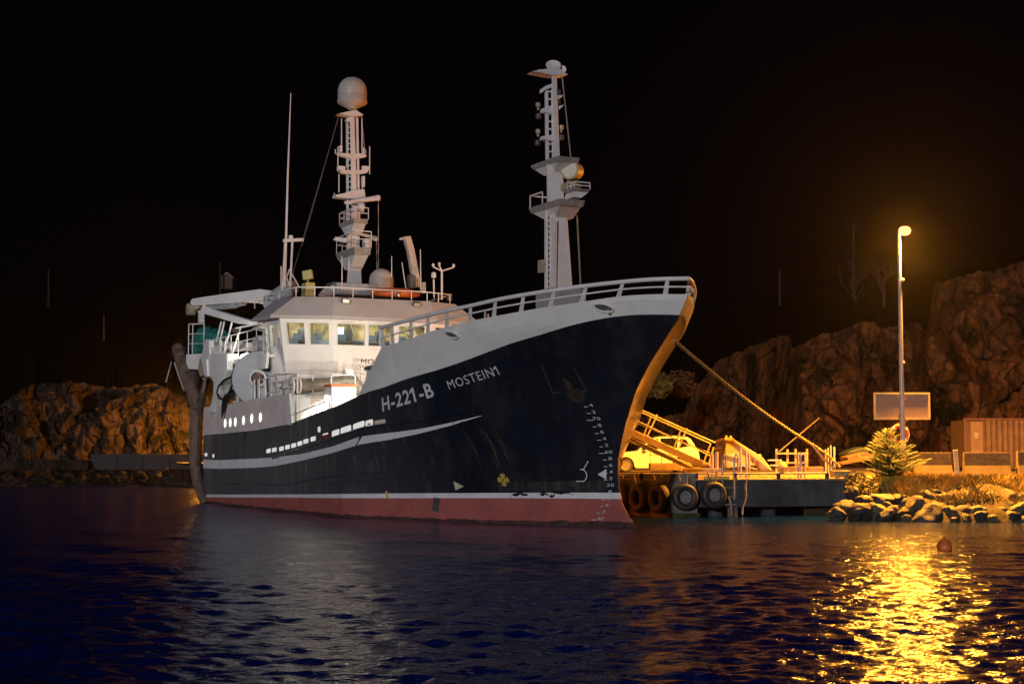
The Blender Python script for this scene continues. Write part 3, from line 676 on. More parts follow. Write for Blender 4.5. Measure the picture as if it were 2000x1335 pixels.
# flat stanchions, rail and hoses on the shelter deck edge
mb = MB()
for x, y0, y1 in ((490, 742, 781), (496, 741, 779), (505, 740, 777), (517, 738, 774), (528, 734, 770), (540, 730, 768)):
    mb = MB(); mb.bar(on_t(x, y1 + 4, 4.8), on_t(x, y0, 4.8), .26, .04, (0, 1, 0)); mb.build("flat_stanchion", WHITE, ship)
mb = MB(); mb.tube([on_t(x, y, 4.8) for x, y in ((512, 742), (525, 737), (540, 731), (560, 730), (581, 730), (581, 768))], .035, 7); mb.tube([on_t(x, y, 4.8) for x, y in ((562, 730), (562, 768))], .025, 6); mb.tube([on_t(x, y, 4.8) for x, y in ((543, 748), (562, 748))], .025, 6); mb.tube([on_t(x, y, 4.8) for x, y in ((520, 773), (523, 768), (530, 766), (548, 764))], .035, 6); mb.build("shelter_deck_rail", WHITE2, ship, smooth=60)
mb = MB()
for k in range(2): mb.bar(on_t(457 + 7 * k, 786, 4.7), on_t(455 + 7 * k, 738, 4.7), .1, .08)
mb.bar(on_t(468, 765, 4.6), on_t(474, 770, 4.6), .08, .08); mb.bar(on_t(474, 770, 4.6), on_t(492, 748, 4.6), .05, .05); mb.build("hose_bracket", WHITE, ship)
mb = MB(); mb.tube([on_t(x, y, 4.95) for x, y in ((458, 733), (450, 737), (438, 742), (428, 753), (424, 766), (428, 777), (436, 780), (443, 776), (448, 765), (456, 748), (463, 742))], .055, 7); mb.tube([on_t(x, y, 5.02) for x, y in ((452, 770), (444, 775), (438, 790), (435, 806), (433, 816))], [.1, .17, .13, .07, .03], 7); mb.tube([on_t(x, y, 4.9) for x, y in ((446, 776), (455, 764), (452, 770))], .12, 7); mb.build("hydraulic_hose", BLACK, ship, smooth=60)
mb = MB(); mb.box(on_t(461, 728, 4.5), (.55, .35, .85)); mb.build("winch_control", M("dark_teal_box", (.02, .05, .055), .5), ship, bevel=.03)

# stern gallows, rusty forked column standing along the transom
gp = lambda x, y, t=4.35: on_t(x, y, t)
col_ = [(385, 800), (383, 830), (381, 860), (379, 885), (381, 905), (385, 925), (390, 945), (396, 962), (402, 978)]
gv = lambda x, y: on_v(x, y, (-.9, 4.75), (-2.2, 5.0))
mb = MB(); mb.tube([gv(346, 678), gv(349, 684), gv(386, 792), gv(389, 800)], [.30, .35, .35, .30], 8)
mb.tube([gv(385, 786), gv(384, 800), gv(381, 884)], [.33, .33, .31], 8)
mb.tube([gv(382, 880), gv(381, 900), gv(383, 920), gv(388, 945), (gv(395, 966)), gv(402, 984)], [.31, .31, .30, .28, .25, .22], 16)
gal = mb.build("stern_gallows", RUST, ship, smooth=20)
mb = MB(); mb.tube([on_v(x, y, (-.9, 4.75), (-2.2, 5.0)) for x, y in ((388, 800), (394, 775), (404, 740), (414, 712))], [.22, .18, .15, .15], 12); mb.build("gallows_brace", M("dark_rust", (.09, .065, .055), .8, var=.3), gal, smooth=50)
mb = MB(); mb.tube([on_v(x, y, (-.9, 4.8), (-2.2, 5.05)) for x, y in ((335, 706), (329, 728), (324, 746))], .035, 6); mb.tube([on_v(x, y, (-.9, 4.8), (-2.2, 5.05)) for x, y in ((341, 708), (350, 735), (360, 762))], .05, 6); mb.build("gallows_wire", M("pale_rope", (.5, .48, .44), .7), gal, smooth=60)
mb = MB(); mb.tube([on_v(x, y, (-.9, 4.6), (-2.2, 4.85)) for x, y in ((380, 792), (377, 760), (378, 725))], .35, 10); mb.build("gallows_chain", M("brown_chain", (.10, .07, .055), .8, var=.4, scale=8, bump=.05), gal, smooth=60)
mb = MB()                                              # hanging block
bx = lambda x, y: on_t(x, y, 4.75)
mb.tube([bx(403, 683), bx(403, 700)], .07, 8); mb.tube([bx(399, 700), bx(398, 722), (bx(399, 735))], [.22, .28, .2], 10); mb.tube([bx(404, 700), bx(405, 726), bx(404, 736)], [.12, .16, .1], 8); mb.tube([bx(402, 736), bx(400, 752), bx(396, 765)], .06, 6)
blk = mb.build("hanging_block", M("tan_block", (.36, .31, .22), .6, var=.3, scale=5), ship, smooth=50)

# ---- stores crane over the boat deck
CA, CB = (5.2, 2.8), (.2, 5.45)
cv = lambda x, y: on_v(x, y, CA, CB)
ux = (Vector((CB[0], -CB[1])) - Vector((CA[0], -CA[1]))).normalized(); nrm = Vector((-ux.y, ux.x, 0))
mb = MB(); mb.prism([cv(x, y) for x, y in ((548, 570), (515, 565), (440, 575), (400, 581), (382, 584), (378, 592), (384, 598), (465, 592), (478, 590), (512, 592), (530, 598), (546, 585))], nrm * .5); crane = mb.build("deck_crane", WHITE, ship, bevel=.03)
mb = MB(); mb.prism([cv(x, y) for x, y in ((405, 596), (398, 603), (400, 612), (470, 632), (490, 634), (500, 628), (470, 619), (420, 604))], nrm * .4); mb.build("crane_jib", WHITE, crane, bevel=.02)
mb = MB(); mb.tube([cv(410, 601), cv(463, 596)], .13, 10); mb.tube([cv(463, 597), cv(480, 593)], .07, 8); mb.build("crane_ram", GREYM, crane, smooth=50)
mb = MB(); mb.tube([cv(383, 590), cv(388, 605)], .22, 10); mb.lathe([(.16, -.2), (.28, -.18), (.28, .18), (.16, .2)], cv(373, 604), 16, Matrix.Rotation(R(90), 3, 'X')); mb.tube([cv(373, 604), cv(386, 604)], .14, 8); mb.build("crane_head", M("crane_cream", (.55, .46, .33), .5, var=.2), crane, smooth=50)
mb = MB(); mb.bar(cv(393, 606), cv(393, 630), .25, .22); mb.build("crane_rest", WHITE, crane)
mb = MB(); p0 = cv(536, 590); p1 = Vector((p0.x, p0.y, 6.6)); mb.tube([p1, p0], [.42, .34], 16); mb.lathe([(.42, -.3), (.5, -.2), (.5, .2), (.3, .35)], p0, 16); mb.box(p0 + Vector((.5, .2, -.4)), (.6, .5, .7)); mb.build("crane_pedestal", GREYM, crane, smooth=50)
mb = MB(); mb.tube([cv(535, 580), cv(560, 568), cv(575, 560)], [.3, .4, .3], 12); mb.tube([cv(528, 600), cv(545, 610)], .25, 10); mb.build("crane_motor", GREYM, crane, smooth=50)

# ---- foremast
SF = 27.3
def px(mb, pts, s, th, dt=0): return mb.prism([on_s(x, y, s) for x, y in pts], (th, 0, 0))
MW = M("mast_paint", (.75, .71, .71), .45, var=.06, scale=1.5)
mb = MB()
mb.hexa([on_s(1079, 606, SF + .45), on_s(1121, 606, SF + .45), on_s(1121, 606, SF - .55), on_s(1079, 606, SF - .55)] + [on_s(1079, 410, SF + .35), on_s(1107, 410, SF + .35), on_s(1107, 410, SF - .45), on_s(1079, 410, SF - .45)])
mb.hexa([on_s(1078, 408, SF + .3), on_s(1102, 408, SF + .3), on_s(1102, 408, SF - .4), on_s(1078, 408, SF - .4)] + [on_s(1076, 318, SF + .26), on_s(1099, 318, SF + .26), on_s(1099, 318, SF - .35), on_s(1076, 318, SF - .35)])
mb.hexa([on_s(1083, 322, SF + .2), on_s(1094, 322, SF + .2), on_s(1094, 322, SF - .25), on_s(1083, 322, SF - .25)] + [on_s(1077, 138, SF + .15), on_s(1087, 138, SF + .15), on_s(1087, 138, SF - .2), on_s(1077, 138, SF - .2)])
fm = mb.build("foremast", MW, ship, bevel=.025)
mb = MB()                                              # ladders up the starboard side
def ladder(mb, x0, y0, x1, y1, wpx, s, n, r=.032):
    a, b = on_s(x0, y0, s), on_s(x1, y1, s); a2, b2 = on_s(x0 + wpx, y0, s), on_s(x1 + wpx, y1, s)
    mb.bar(a, b, .10, .08); mb.bar(a2, b2, .05, .05)
    for i in range(n): f = (i + .5) / n; mb.bar(a.lerp(b, f), a2.lerp(b2, f), .04, .05)
ladder(mb, 1067, 598, 1067, 415, 8, SF + .1, 17); ladder(mb, 1072, 408, 1071, 320, 5, SF + .1, 8); ladder(mb, 1069, 318, 1067, 172, 11, SF, 10)
fl = mb.build("ladder", MW, fm)
mb = MB(); ladder(mb, 1079, 600, 1081, 430, 5, SF + .5, 9); mb.build("climbing_rungs", MW, fm)
mb = MB(); mb.bar(on_s(1067, 600, SF), on_s(1067, 412, SF), .09, .1); mb.build("cable_trunk", MW, fm)
def platform(name, pts_front, s, th, parent, mat=MW):
    mb = MB(); px(mb, pts_front, s, th); return mb.build(name, mat, parent, bevel=.02)
def slab(name, corners, h, parent, mat=MW):             # tilted plate given by two photo rows: upper edge l->r, thickness h, real depth d
    (x0, y0, x1, y1, s, d) = corners; a, b = on_s(x0, y0, s + d / 2), on_s(x1, y1, s + d / 2); mb = MB()
    bk = Vector((-d, 0, 0)); dn = Vector((0, 0, -h)); mb.hexa([a + dn, b + dn, b + dn + bk, a + dn + bk, a, b, b + bk, a + bk]); return mb.build(name, mat, parent, bevel=.015)
PW = M("platform_mesh_grey", (.36, .33, .31), .6, var=.2, scale=5)
def mast_platform(t1_, t0_, z, zth, s, d, parent, mt, rail=None, hh=.35):   # tray along the ship with a tapering bracket below
    q = lambda t, sd, zz: L(s + sd, t, zz)
    mb = MB(); mb.hexa([q(t0_, -d / 2 + .12, z - zth), q(t0_, d / 2 - .12, z - zth), q(t1_, d / 2 - .12, z - zth), q(t1_, -d / 2 + .12, z - zth), q(t0_, -d / 2, z), q(t0_, d / 2, z), q(t1_ + .06, d / 2, z), q(t1_ + .06, -d / 2, z)])
    o = mb.build("platform", PW, parent, bevel=.01)
    mb = MB(); zz = z - zth
    mb.hexa([q(mt[0], -.35, zz - hh), q(mt[0], .35, zz - hh), q(mt[1], .35, zz - hh), q(mt[1], -.35, zz - hh), q(t0_ + .05, -d * .42, zz), q(t0_ + .05, d * .42, zz), q(t1_ - .03, d * .42, zz), q(t1_ - .03, -d * .42, zz)])
    mb.build("bracket", MW, o)
    if rail:
        mb = MB(); railing(mb, [q(t0_, d / 2, z), q(t1_, d / 2, z), q(t1_, d * .16, z), q(t1_, -d * .2, z), q(t1_, -d / 2, z), q(t0_, -d / 2, z)], rail, 1, .024, .02); mb.build("platform_rail", MW, o, smooth=60)
    return o
mast_platform(.5, -.4, 10.66, .2, SF, 2.3, fm, (-.38, .3), None, .3)
mb = MB(); railing(mb, [L(SF - .2, .5, 10.66), L(SF - 1.12, .5, 10.66), L(SF - 1.12, -.3, 10.66)], .42, 0, .03, .026); mb.build('platform_rail', MW, fm, smooth=60)
mast_platform(.45, -.35, 12.13, .16, SF - .1, 2.0, fm, (-.3, .3), None, .28)
mast_platform(-.02, -.62, 11.05, .1, SF + .75, .7, fm, (-.3, 0), .22, .2)
for nm, pts in (("cross_arm", ((1082, 209), (1057, 213), (1057, 220), (1078, 224), (1083, 222))), ("cross_arm", ((1083, 263), (1057, 267), (1057, 273), (1078, 277), (1085, 274))), ("cross_arm", ((1077, 164), (1066, 168), (1057, 174), (1056, 182), (1066, 175), (1078, 172))),
                ("cross_arm", ((1088, 187), (1098, 187), (1094, 192), (1087, 195))), ("cross_arm", ((1089, 208), (1099, 206), (1094, 212), (1090, 215))), ("mast_head", ((1034, 142), (1076, 135), (1084, 135), (1103, 149), (1086, 150), (1076, 150)))):
    mb = MB(); px(mb, pts, SF, .5 if nm == "mast_head" else .22); mb.build(nm, MW, fm, bevel=.01)
def lampcan(mb, x, y, s, r=.1, h=.22): c = on_s(x, y, s); mb.lathe([(r * .7, -h / 2), (r, -h / 2 + .02), (r, h / 2 - .02), (r * .6, h / 2)], c, 12)
CANM = M("lamp_housing", (.50, .42, .30), .45, var=.2); CAND = M("lamp_housing_dark", (.10, .085, .075), .5, var=.2)
for x, y in ((1051, 205), (1051, 257), (1096, 249)):
    mb = MB(); lampcan(mb, x, y, SF, .085, .16); mb.tube([on_s(x, y + 4, SF), on_s(x, y + 10, SF)], .04, 6); mb.build("navigation_light", CANM, fm, smooth=40)
for x, y in ((1052, 227), (1050, 279), (1096, 268), (1089, 180), (1089, 200)):
    mb = MB(); lampcan(mb, x, y, SF, .1, .18); mb.build("navigation_light", CAND, fm, smooth=40)
for x, y, sc_, ax in ((1081, 127, .26, (.75, -.35, .6)), (1097, 136, .16, (.8, -.5, .3)), (1055, 137, .08, (0, 0, 1))):
    mb = MB(); rt = Vector(ax).to_track_quat('Z', 'Y').to_matrix(); mb.lathe([(sc_ * .25, -sc_ * .55), (sc_ * .7, -sc_ * .35), (sc_, 0), (sc_ * .92, sc_ * .05), (sc_ * .4, -sc_ * .12)], on_s(x, y, SF), 18, rt); mb.build("satellite_dish", MW, fm, smooth=50)
# big searchlight drum
c = on_s(1118, 333, SF + .45); rot = Vector((.82, .10, -.08)).to_track_quat('Z', 'Y').to_matrix(); rot = Vector((.62, -.78, -.05)).to_track_quat('Z', 'Y').to_matrix()
TANB = M("khaki_paint", (.40, .35, .20), .5, var=.12)
mb = MB(); mb.lathe([(.24, -.34), (.29, -.3), (.30, -.1), (.30, .2), (.33, .22), (.33, .26), (.28, .26)], c, 24, rot); mb.box(on_s(1112, 366, SF + .4), (.45, .55, .22)); mb.bar(c + Vector((0, .1, -.1)), on_s(1114, 360, SF + .4), .08, .3); slt = mb.build("searchlight", TANB, fm, smooth=40)
mb = MB(); mb.lathe([(.27, .2), (.27, .262), (.1, .27)], c, 22, rot); mb.build("searchlight_glass", M("searchlight_lens", (.6, .58, .48), .2, emit=(1, .95, .75), es=.06), slt, smooth=40)
mb = MB(); mb.lathe([(.12, -.3), (.16, -.28), (.16, .25), (.1, .3)], on_s(1116, 414, SF + .3), 12, Matrix.Rotation(R(70), 3, 'Y')); mb.box(on_s(1112, 413, SF + .3), (.3, .25, .3)); mb.build("deck_speaker", GREYM, fm, smooth=40)
mb = MB(); mb.box(on_s(1058, 520, SF), (.3, .16, .42)); mb.build("floodlight", CANM, fm, bevel=.02)
mb = MB(); mb.tube([on_s(1098, 150, SF), on_s(1115, 310, SF + .6)], .022, 5); mb.build("halyard", M("grey_wire", (.25, .26, .25), .6), fm)
mb = MB(); mb.tube([on_s(1127, 420, SF + .3), on_s(1134, 560, SF + 1.4), on_s(1135, 590, SF + 1.5)], .03, 5); mb.tube([on_s(1130, 572, SF + 1.4), on_s(1139, 590, SF + 1.5)], .04, 5); mb.build("halyard", M("green_grey_rope", (.20, .21, .17), .8), fm)
mb = MB(); mb.box(on_s(1095, 592, SF), (1.2, 1.3, .9)); mb.build("mast_foot", GREYM, fm, bevel=.04)

# ---- after mast
SA = 7.3
mb = MB()
mb.hexa([on_s(677, 560, SA + .35), on_s(707, 560, SA + .35), on_s(707, 560, SA - .35), on_s(677, 560, SA - .35)] + [on_s(681, 500, SA + .3), on_s(704, 500, SA + .3), on_s(704, 500, SA - .3), on_s(681, 500, SA - .3)])
mb.hexa([on_s(683, 500, SA + .25), on_s(703, 500, SA + .25), on_s(703, 500, SA - .25), on_s(683, 500, SA - .25)] + [on_s(681, 430, SA + .2), on_s(702, 430, SA + .2), on_s(702, 430, SA - .2), on_s(681, 430, SA - .2)])
mb.hexa([on_s(688, 432, SA + .15), on_s(699, 432, SA + .15), on_s(699, 432, SA - .15), on_s(688, 432, SA - .15)] + [on_s(683, 222, SA + .12), on_s(692, 222, SA + .12), on_s(692, 222, SA - .12), on_s(683, 222, SA - .12)])
am = mb.build("after_mast", MW, ship, bevel=.02)
mb = MB(); ladder(mb, 679, 500, 678, 222, 8, SA - .1, 26); mb.build("ladder", MW, am)
mb = MB(); mb.bar(on_s(701, 440, SA), on_s(697, 230, SA), .1, .1); mb.build("cable_trunk", MW, am)
mast_platform(.34, -.4, 11.5, .32, SA, 2.5, am, (-.3, .25), .72, .55)
mast_platform(.3, -.35, 12.82, .2, SA, 2.0, am, (-.28, .25), .5, .4)
for pts, th in ((((655, 299), (660, 299), (685, 301), (700, 300), (714, 303), (714, 307), (700, 310), (684, 311), (661, 304)), .25), (((662, 335), (668, 333), (718, 333), (716, 338), (700, 341), (682, 341), (668, 339)), .25),
                (((652, 382), (668, 379), (685, 373), (708, 371), (711, 390), (700, 392), (683, 389), (668, 388), (653, 386)), .5), (((651, 467), (655, 464), (690, 465), (690, 473), (672, 474), (655, 470)), .2), (((658, 224), (688, 217), (692, 217), (707, 227), (690, 229), (676, 228)), .5), (((674, 235), (682, 228), (686, 236), (678, 240)), .2)):
    mb = MB(); px(mb, pts, SA, th); mb.build("cross_arm", MW, am, bevel=.01)
mb = MB(); mb.tube([on_s(673, 396, SA + .4), on_s(735, 387, SA + .4)], [.07, .13], 8); mb.lathe([(.1, -.12), (.13, 0), (.1, .12)], on_s(738, 387, SA + .4), 12); mb.build("radar_scanner", MW, am, smooth=50)
mb = MB(); mb.tube([on_s(694, 454, SA + .4), on_s(737, 467, SA + .4)], [.05, .13], 8); mb.build("radar_scanner", M("scanner_cream", (.60, .52, .45), .5), am, smooth=50)  # second scanner is an even cream, warmer than the mast
for x, y, r_ in ((706, 402, .17), (716, 474, .2)):
    mb = MB(); mb.lathe([(r_ * .8, -r_ * 1.6), (r_ * .8, -r_ * .9), (r_, -r_ * .6), (r_, r_ * .3), (r_ * .7, r_ * .8), (r_ * .2, r_)], on_s(x, y, SA + .5), 16); mb.build("small_radome", MW, am, smooth=60)
for x, y0, y1 in ((660, 287, 335), (722, 286, 340), (662, 340, 376), (667, 232, 294), (655, 300, 292), (708, 345, 372), (707, 230, 292), (656, 462, 470), (653, 377, 386), (714, 292, 300)):
    mb = MB(); mb.tube([on_s(x, y1, SA), on_s(x, y0, SA)], .028, 6); mb.build("whip_antenna", MW, am)
for x, y, w_, h_ in ((666, 329, .35, .2), (714, 329, .35, .2), (665, 291, .12, .3), (709, 296, .1, .3), (709, 355, .12, .5)):
    mb = MB(); mb.box(on_s(x, y, SA), (.2, w_, h_)); mb.build("antenna_box", MW, am, bevel=.01)
for a, b in (((661, 228), (590, 480)), ((706, 228), (712, 292)), ((661, 230), (560, 575)), ((739, 392), (739, 556)), ((735, 470), (737, 560))):
    mb = MB(); mb.tube([on_s(*a, SA), on_s(*b, SA - (2 if b[0] < 620 else 0) + (.6 if b[0] > 730 else 0))], .02, 5); mb.build("stay_wire", M("stay_wire_grey", (.10, .09, .085) if b[0] < 620 else (.4, .36, .33), .6), am)
# radome
rc = on_s(688, 213, SA); sc_ = 1 / 43.0
mb = MB(); prof = [(9, -1), (10, 1), (29.3, 11.5), (30, 14.5), (28.6, 16), (28.5, 26), (28.5, 36), (27.4, 43), (24.4, 50), (19.5, 56), (13, 60.3), (6, 62.6), (1, 63)]
mb.lathe([(a * sc_, b * sc_) for a, b in prof], rc, 36); rd = mb.build("radome", M("radome_white", (.52, .47, .43), .45, var=.04, scale=1.5), am, smooth=50)
lv, lf = text_mesh("MORE ELEKTRO", 0); x0, x1 = min(v.x for v in lv), max(v.x for v in lv)
mb = MB(); rr_ = 28.6 * sc_ + .006; vd = math.atan2(-(O2 + SA * D2).y, -(O2 + SA * D2).x) - ship.rotation_euler.z
mb.add([rc + Vector((rr_ * math.cos(vd + ((v.x - x0) / (x1 - x0) - .5) * 1.75), rr_ * math.sin(vd + ((v.x - x0) / (x1 - x0) - .5) * 1.75), (22 + v.y * 6.5) * sc_)) for v in lv], lf); mb.build("radome_lettering", FADED, rd)

# ---- on the wheelhouse roof
roof = visor
mb = MB(); mb.lathe([(.45, -.5), (.55, -.4), (.55, .15), (.48, .38), (.3, .55), (.08, .62)], on_s(745, 556, 8.6) + Vector((0, 0, .1)), 28); mb.build("roof_radome", M("cream_radome", (.52, .45, .40), .5, var=.06), roof, smooth=60)
mb = MB(); mb.box(on_s(692, 566, 9.4), (.8, 1.9, .5)); mb.build("roof_locker", GREYM, roof, bevel=.03)
mb = MB(); mb.box(on_s(687, 557, 9.3), (.9, 2.1, .1)); mb.build("locker_cover", DGREY, roof)
mb = MB(); px(mb, ((785, 463), (800, 461), (808, 490), (821, 560), (808, 562), (796, 490), (790, 470)), 9.0, .3); mb.bar(on_s(780, 467, 9), on_s(800, 464, 9), .12, .1); rcn = mb.build("rescue_davit", M("davit_paint", (.55, .47, .41), .5, var=.08), roof, bevel=.02)
mb = MB(); mb.box(on_s(803, 551, 9.2), (.35, .3, .55)); mb.tube([on_s(796, 538, 9.2), on_s(806, 538, 9.2)], .04); mb.tube([on_s(796, 544, 9.2), on_s(806, 544, 9.2)], .04); mb.build("davit_winch", DGREY, rcn, bevel=.02)
mb = MB(); mb.box(on_s(826, 562, 9.6), (.25, .22, .5)); mb.build("roof_vent", M("davit_paint_worn", (.5, .42, .36), .5), roof, bevel=.04)
for x0_, y0_, x1_, y1_, s in ((793, 565, 785, 512, 9.4), (822, 565, 821, 487, 9.8), (765, 560, 765, 500, 9.0), (668, 565, 668, 500, 9.9)):
    mb = MB(); mb.tube([on_s(x0_, y0_, s), on_s(x1_, y1_, s)], [.03, .018], 6); mb.build("whip_antenna", MW, roof)
mb = MB(); mb.tube([on_s(863, 585, 10), on_s(863, 528, 10)], .05, 8)
for x, y in ((846, 518), (886, 519), (858, 516)): mb.tube([on_s(863, 529, 10), on_s(x, y + 3, 10)], .035, 6); mb.lathe([(.05, -.06), (.07, 0), (.05, .08)], on_s(x, y, 10), 8)
mb.build("wind_sensor_mast", MW, roof, smooth=50)
mb = MB(); mb.tube([on_s(848, 583, 10), on_s(847, 545, 10)], .04, 8); mb.lathe([(.08, -.13), (.11, -.1), (.11, .08), (.06, .13)], on_s(847, 537, 10), 12); mb.build("position_beacon", MW, roof, smooth=50)
mb = MB(); mb.box(on_s(877, 580, 10), (.2, .2, .3)); mb.build("roof_vent", DGREY, roof)
mb = MB(); ry = Vector((.75, -.6, .1)).to_track_quat('Z', 'Y').to_matrix(); c = on_s(601, 537, 9.6); mb.box(c, (.42, .40, .22), ry @ Matrix.Rotation(R(10), 3, 'Z')); mb.tube([c, on_s(602, 556, 9.6)], .05, 6); mb.box(on_s(602, 566, 9.6), (.6, .42, .6)); mb.build("yellow_searchlight", M("khaki_searchlight", (.52, .44, .17), .5, var=.1), roof, bevel=.03)
mb = MB()
for k in range(7): mb.bar(on_s(622 + 4 * k, 577, 9.6), on_s(637 + 3 * k, 560, 9.2), .05, .05)
mb.box(on_s(652, 560, 9.4), (.2, .2, .35)); mb.build("radar_cradle", MW, roof)
mb = MB(); mb.tube([on_s(556, 560, 7), on_s(562, 345, 7), on_s(568, 182, 7)], [.06, .045, .02], 7); mb.build("whip_antenna", MW, up)
mb = MB(); mb.bar(on_s(553, 470, 7), on_s(592, 468, 7), .14, .14); mb.tube([on_s(552, 567, 7), on_s(557, 472, 7)], .05, 7); mb.tube([on_s(567, 560, 7), on_s(571, 472, 7)], .05, 7); mb.lathe([(.1, -.12), (.1, .12)], on_s(568, 465, 7), 10)
for a, b in (((552, 560), (566, 525)), ((566, 560), (556, 530)), ((570, 535), (584, 560)), ((549, 520), (549, 565))): mb.bar(on_s(*a, 7), on_s(*b, 7), .05, .05)
mb.build("antenna_frame", MW, up)
# well-deck floodlights (they light the front of the wheelhouse and the working deck)
def spot(name, parent, s, t, z, target, power, ang=120, colr=(1, .93, .78), size=.12, blend=.6):
    ld = bpy.data.lights.new(name, 'SPOT'); ld.energy = power; ld.spot_size = R(ang); ld.spot_blend = blend; ld.color = colr; ld.shadow_soft_size = size
    o = bpy.data.objects.new(name, ld); o.location = L(s, t, z); o.rotation_euler = (L(*target) - L(s, t, z)).to_track_quat('-Z', 'Y').to_euler(); col.objects.link(o); o.parent = parent
flood(21.55, 2.6, 5.0, (-1, 0, -.1), bulw, .4, LAMPW, "well_floodlight"); spot("well_lamp", ship, 21.35, 2.6, 5.0, (12, 2.2, 4.6), 850, 100, (1, .93, .74))
flood(21.55, -2.2, 5.0, (-1, 0, 0), bulw, .4, LAMPW, "well_floodlight"); spot("well_lamp", ship, 21.35, -2.2, 5.0, (11, .5, 5.2), 1000, 100, (1, .93, .74))
flood(12.35, 4.0, 4.62, (.8, .3, -.6), wk, .3, LAMPW, "bulkhead_lamp"); spot("bulkhead_lamp_light", ship, 13.9, 3.9, 4.5, (14.2, 3.3, 3.4), 300, 160)
flood(12.3, 1.2, 4.62, (.8, 0, -.6), wk, .3, LAMPW, "bulkhead_lamp"); spot("bulkhead_lamp_light", ship, 16.5, 1.4, 4.6, (14.0, 2.8, 3.9), 420, 150)
wf_ = flood(8.9, 5.85, 7.55, (-1, .15, -.15), wheel, .28, LAMPW, "wing_floodlight"); spot("wing_lamp", ship, 8.6, 5.9, 7.5, (2.6, 4.6, 6.35), 420, 42, blend=.5)
mb = MB(); mb.bar(L(9.0, 4.7, 7.9), L(9.0, 5.9, 7.62), .07, .07); mb.build("added_lamp_arm", WHITE, wf_)  # lamp position and arm made up so its light reaches the deck band
mb = MB(); mb.box(on_t(486, 693, 4.1), (1.5, .25, .14)); mb.build("strip_lamp", LAMPW, bd, bevel=.02)
mb = MB(); q = on_t(476, 708, 4.1); mb.box(q, (.5, .3, .6), Matrix.Rotation(R(-30), 3, 'Y')); mb.build("deck_floodlight", LAMPW, bd, bevel=.04)
spot("drum_fill_light", ship, 10.6, 5.3, 6.3, (8.4, 4.8, 5.6), 34, 120)  # unseen fill added to light the drum, apart from the strip lamp

# ---- loose things carried aboard
nb = MB()
for k in range(9):
    a = random.Random(k); c = Vector((-1.6 + .35 * k, -3.6 + .2 * math.sin(k * 2.1), 7.0)); c = on_v(392 + 4.6 * k, 690 - 7 * math.sin(math.pi * k / 8), (-.9, 3.9), (-2.2, 4.4))
    nb.lathe([(.1, -.75), (.42, -.7), (.54, -.25), (.47, .2), (.26, .45), (.05, .52)], (c.x, c.y, c.z + .62 + .1 * math.sin(k)), 14)
net = nb.build("fishing_net", GREEN, None, smooth=80)
net.location = ship.location; net.rotation_euler = ship.rotation_euler
tex = bpy.data.textures.new("net_folds", 'CLOUDS'); tex.noise_scale = .4
dm_ = net.modifiers.new("sub", 'SUBSURF'); dm_.levels = 1; dm_.render_levels = 2
dm_ = net.modifiers.new("folds", 'DISPLACE'); dm_.texture = tex; dm_.strength = .28; dm_.texture_coords = 'GLOBAL'
tag(net, "teal green fishing net heaped on the after boat deck behind white rails", "fishing net")
mb = MB(); a, b = on_s(724, 573, 10.1), on_s(818, 578, 10.1)
path = [a.lerp(b, f) + Vector((.5 * math.sin(math.pi * f) + .0, 0, .05)) for f in np.linspace(0, 1, 9)]
mb.tube(path, [.1, .19, .2, .2, .2, .2, .19, .16, .08], 14); path2 = [p + Vector((-.9 - .0, 0, .02)) for p in path]; mb.tube(path2, [.1, .19, .2, .2, .2, .2, .19, .16, .08], 14)
ib = mb.build("rescue_boat", ORANGE, None, smooth=60); ib.location = ship.location; ib.rotation_euler = ship.rotation_euler
tag(ib, "small orange inflatable rescue boat lying on the wheelhouse roof", "rescue boat")
mb = MB(); mb.box(a.lerp(b, .5) + Vector((-.2, 0, -.08)), (.7, 1.7, .1)); mb.build("boat_floor", DGREY, ib)
mb = MB(); mb.lathe([(.05, -.1), (.07, 0), (.05, .1)], a.lerp(b, .45) + Vector((.72, 0, -.05)), 10); mb.build("boat_light", SILVER, ib)

# ================================================================== GROUND, WATER, HILLS
def grid_obj(name, X, Y, zf, mats, mi=None, smooth=True):
    nx, ny = X.shape[1], X.shape[0]
    Z = zf(X, Y) if callable(zf) else zf
    co = np.stack([X, Y, Z], -1).reshape(-1, 3)
    i, j = np.meshgrid(np.arange(nx - 1), np.arange(ny - 1)); a = (j * nx + i).ravel()
    q = np.stack([a, a + 1, a + nx + 1, a + nx], -1)
    me = bpy.data.meshes.new(name); me.vertices.add(len(co)); me.vertices.foreach_set("co", co.ravel().astype(np.float32))
    me.loops.add(q.size); me.loops.foreach_set("vertex_index", q.ravel().astype(np.int32)); me.polygons.add(len(q)); me.polygons.foreach_set("loop_start", np.arange(0, q.size, 4, dtype=np.int32))
    for m in (mats if isinstance(mats, (list, tuple)) else [mats]): me.materials.append(m)
    me.update(calc_edges=True); me.validate()
    if mi is not None: me.polygons.foreach_set("material_index", mi.astype(np.int32).ravel())
    me.polygons.foreach_set("use_smooth", [smooth] * len(me.polygons))
    o = bpy.data.objects.new(name, me); col.objects.link(o); return o
rng = np.random.default_rng(3)
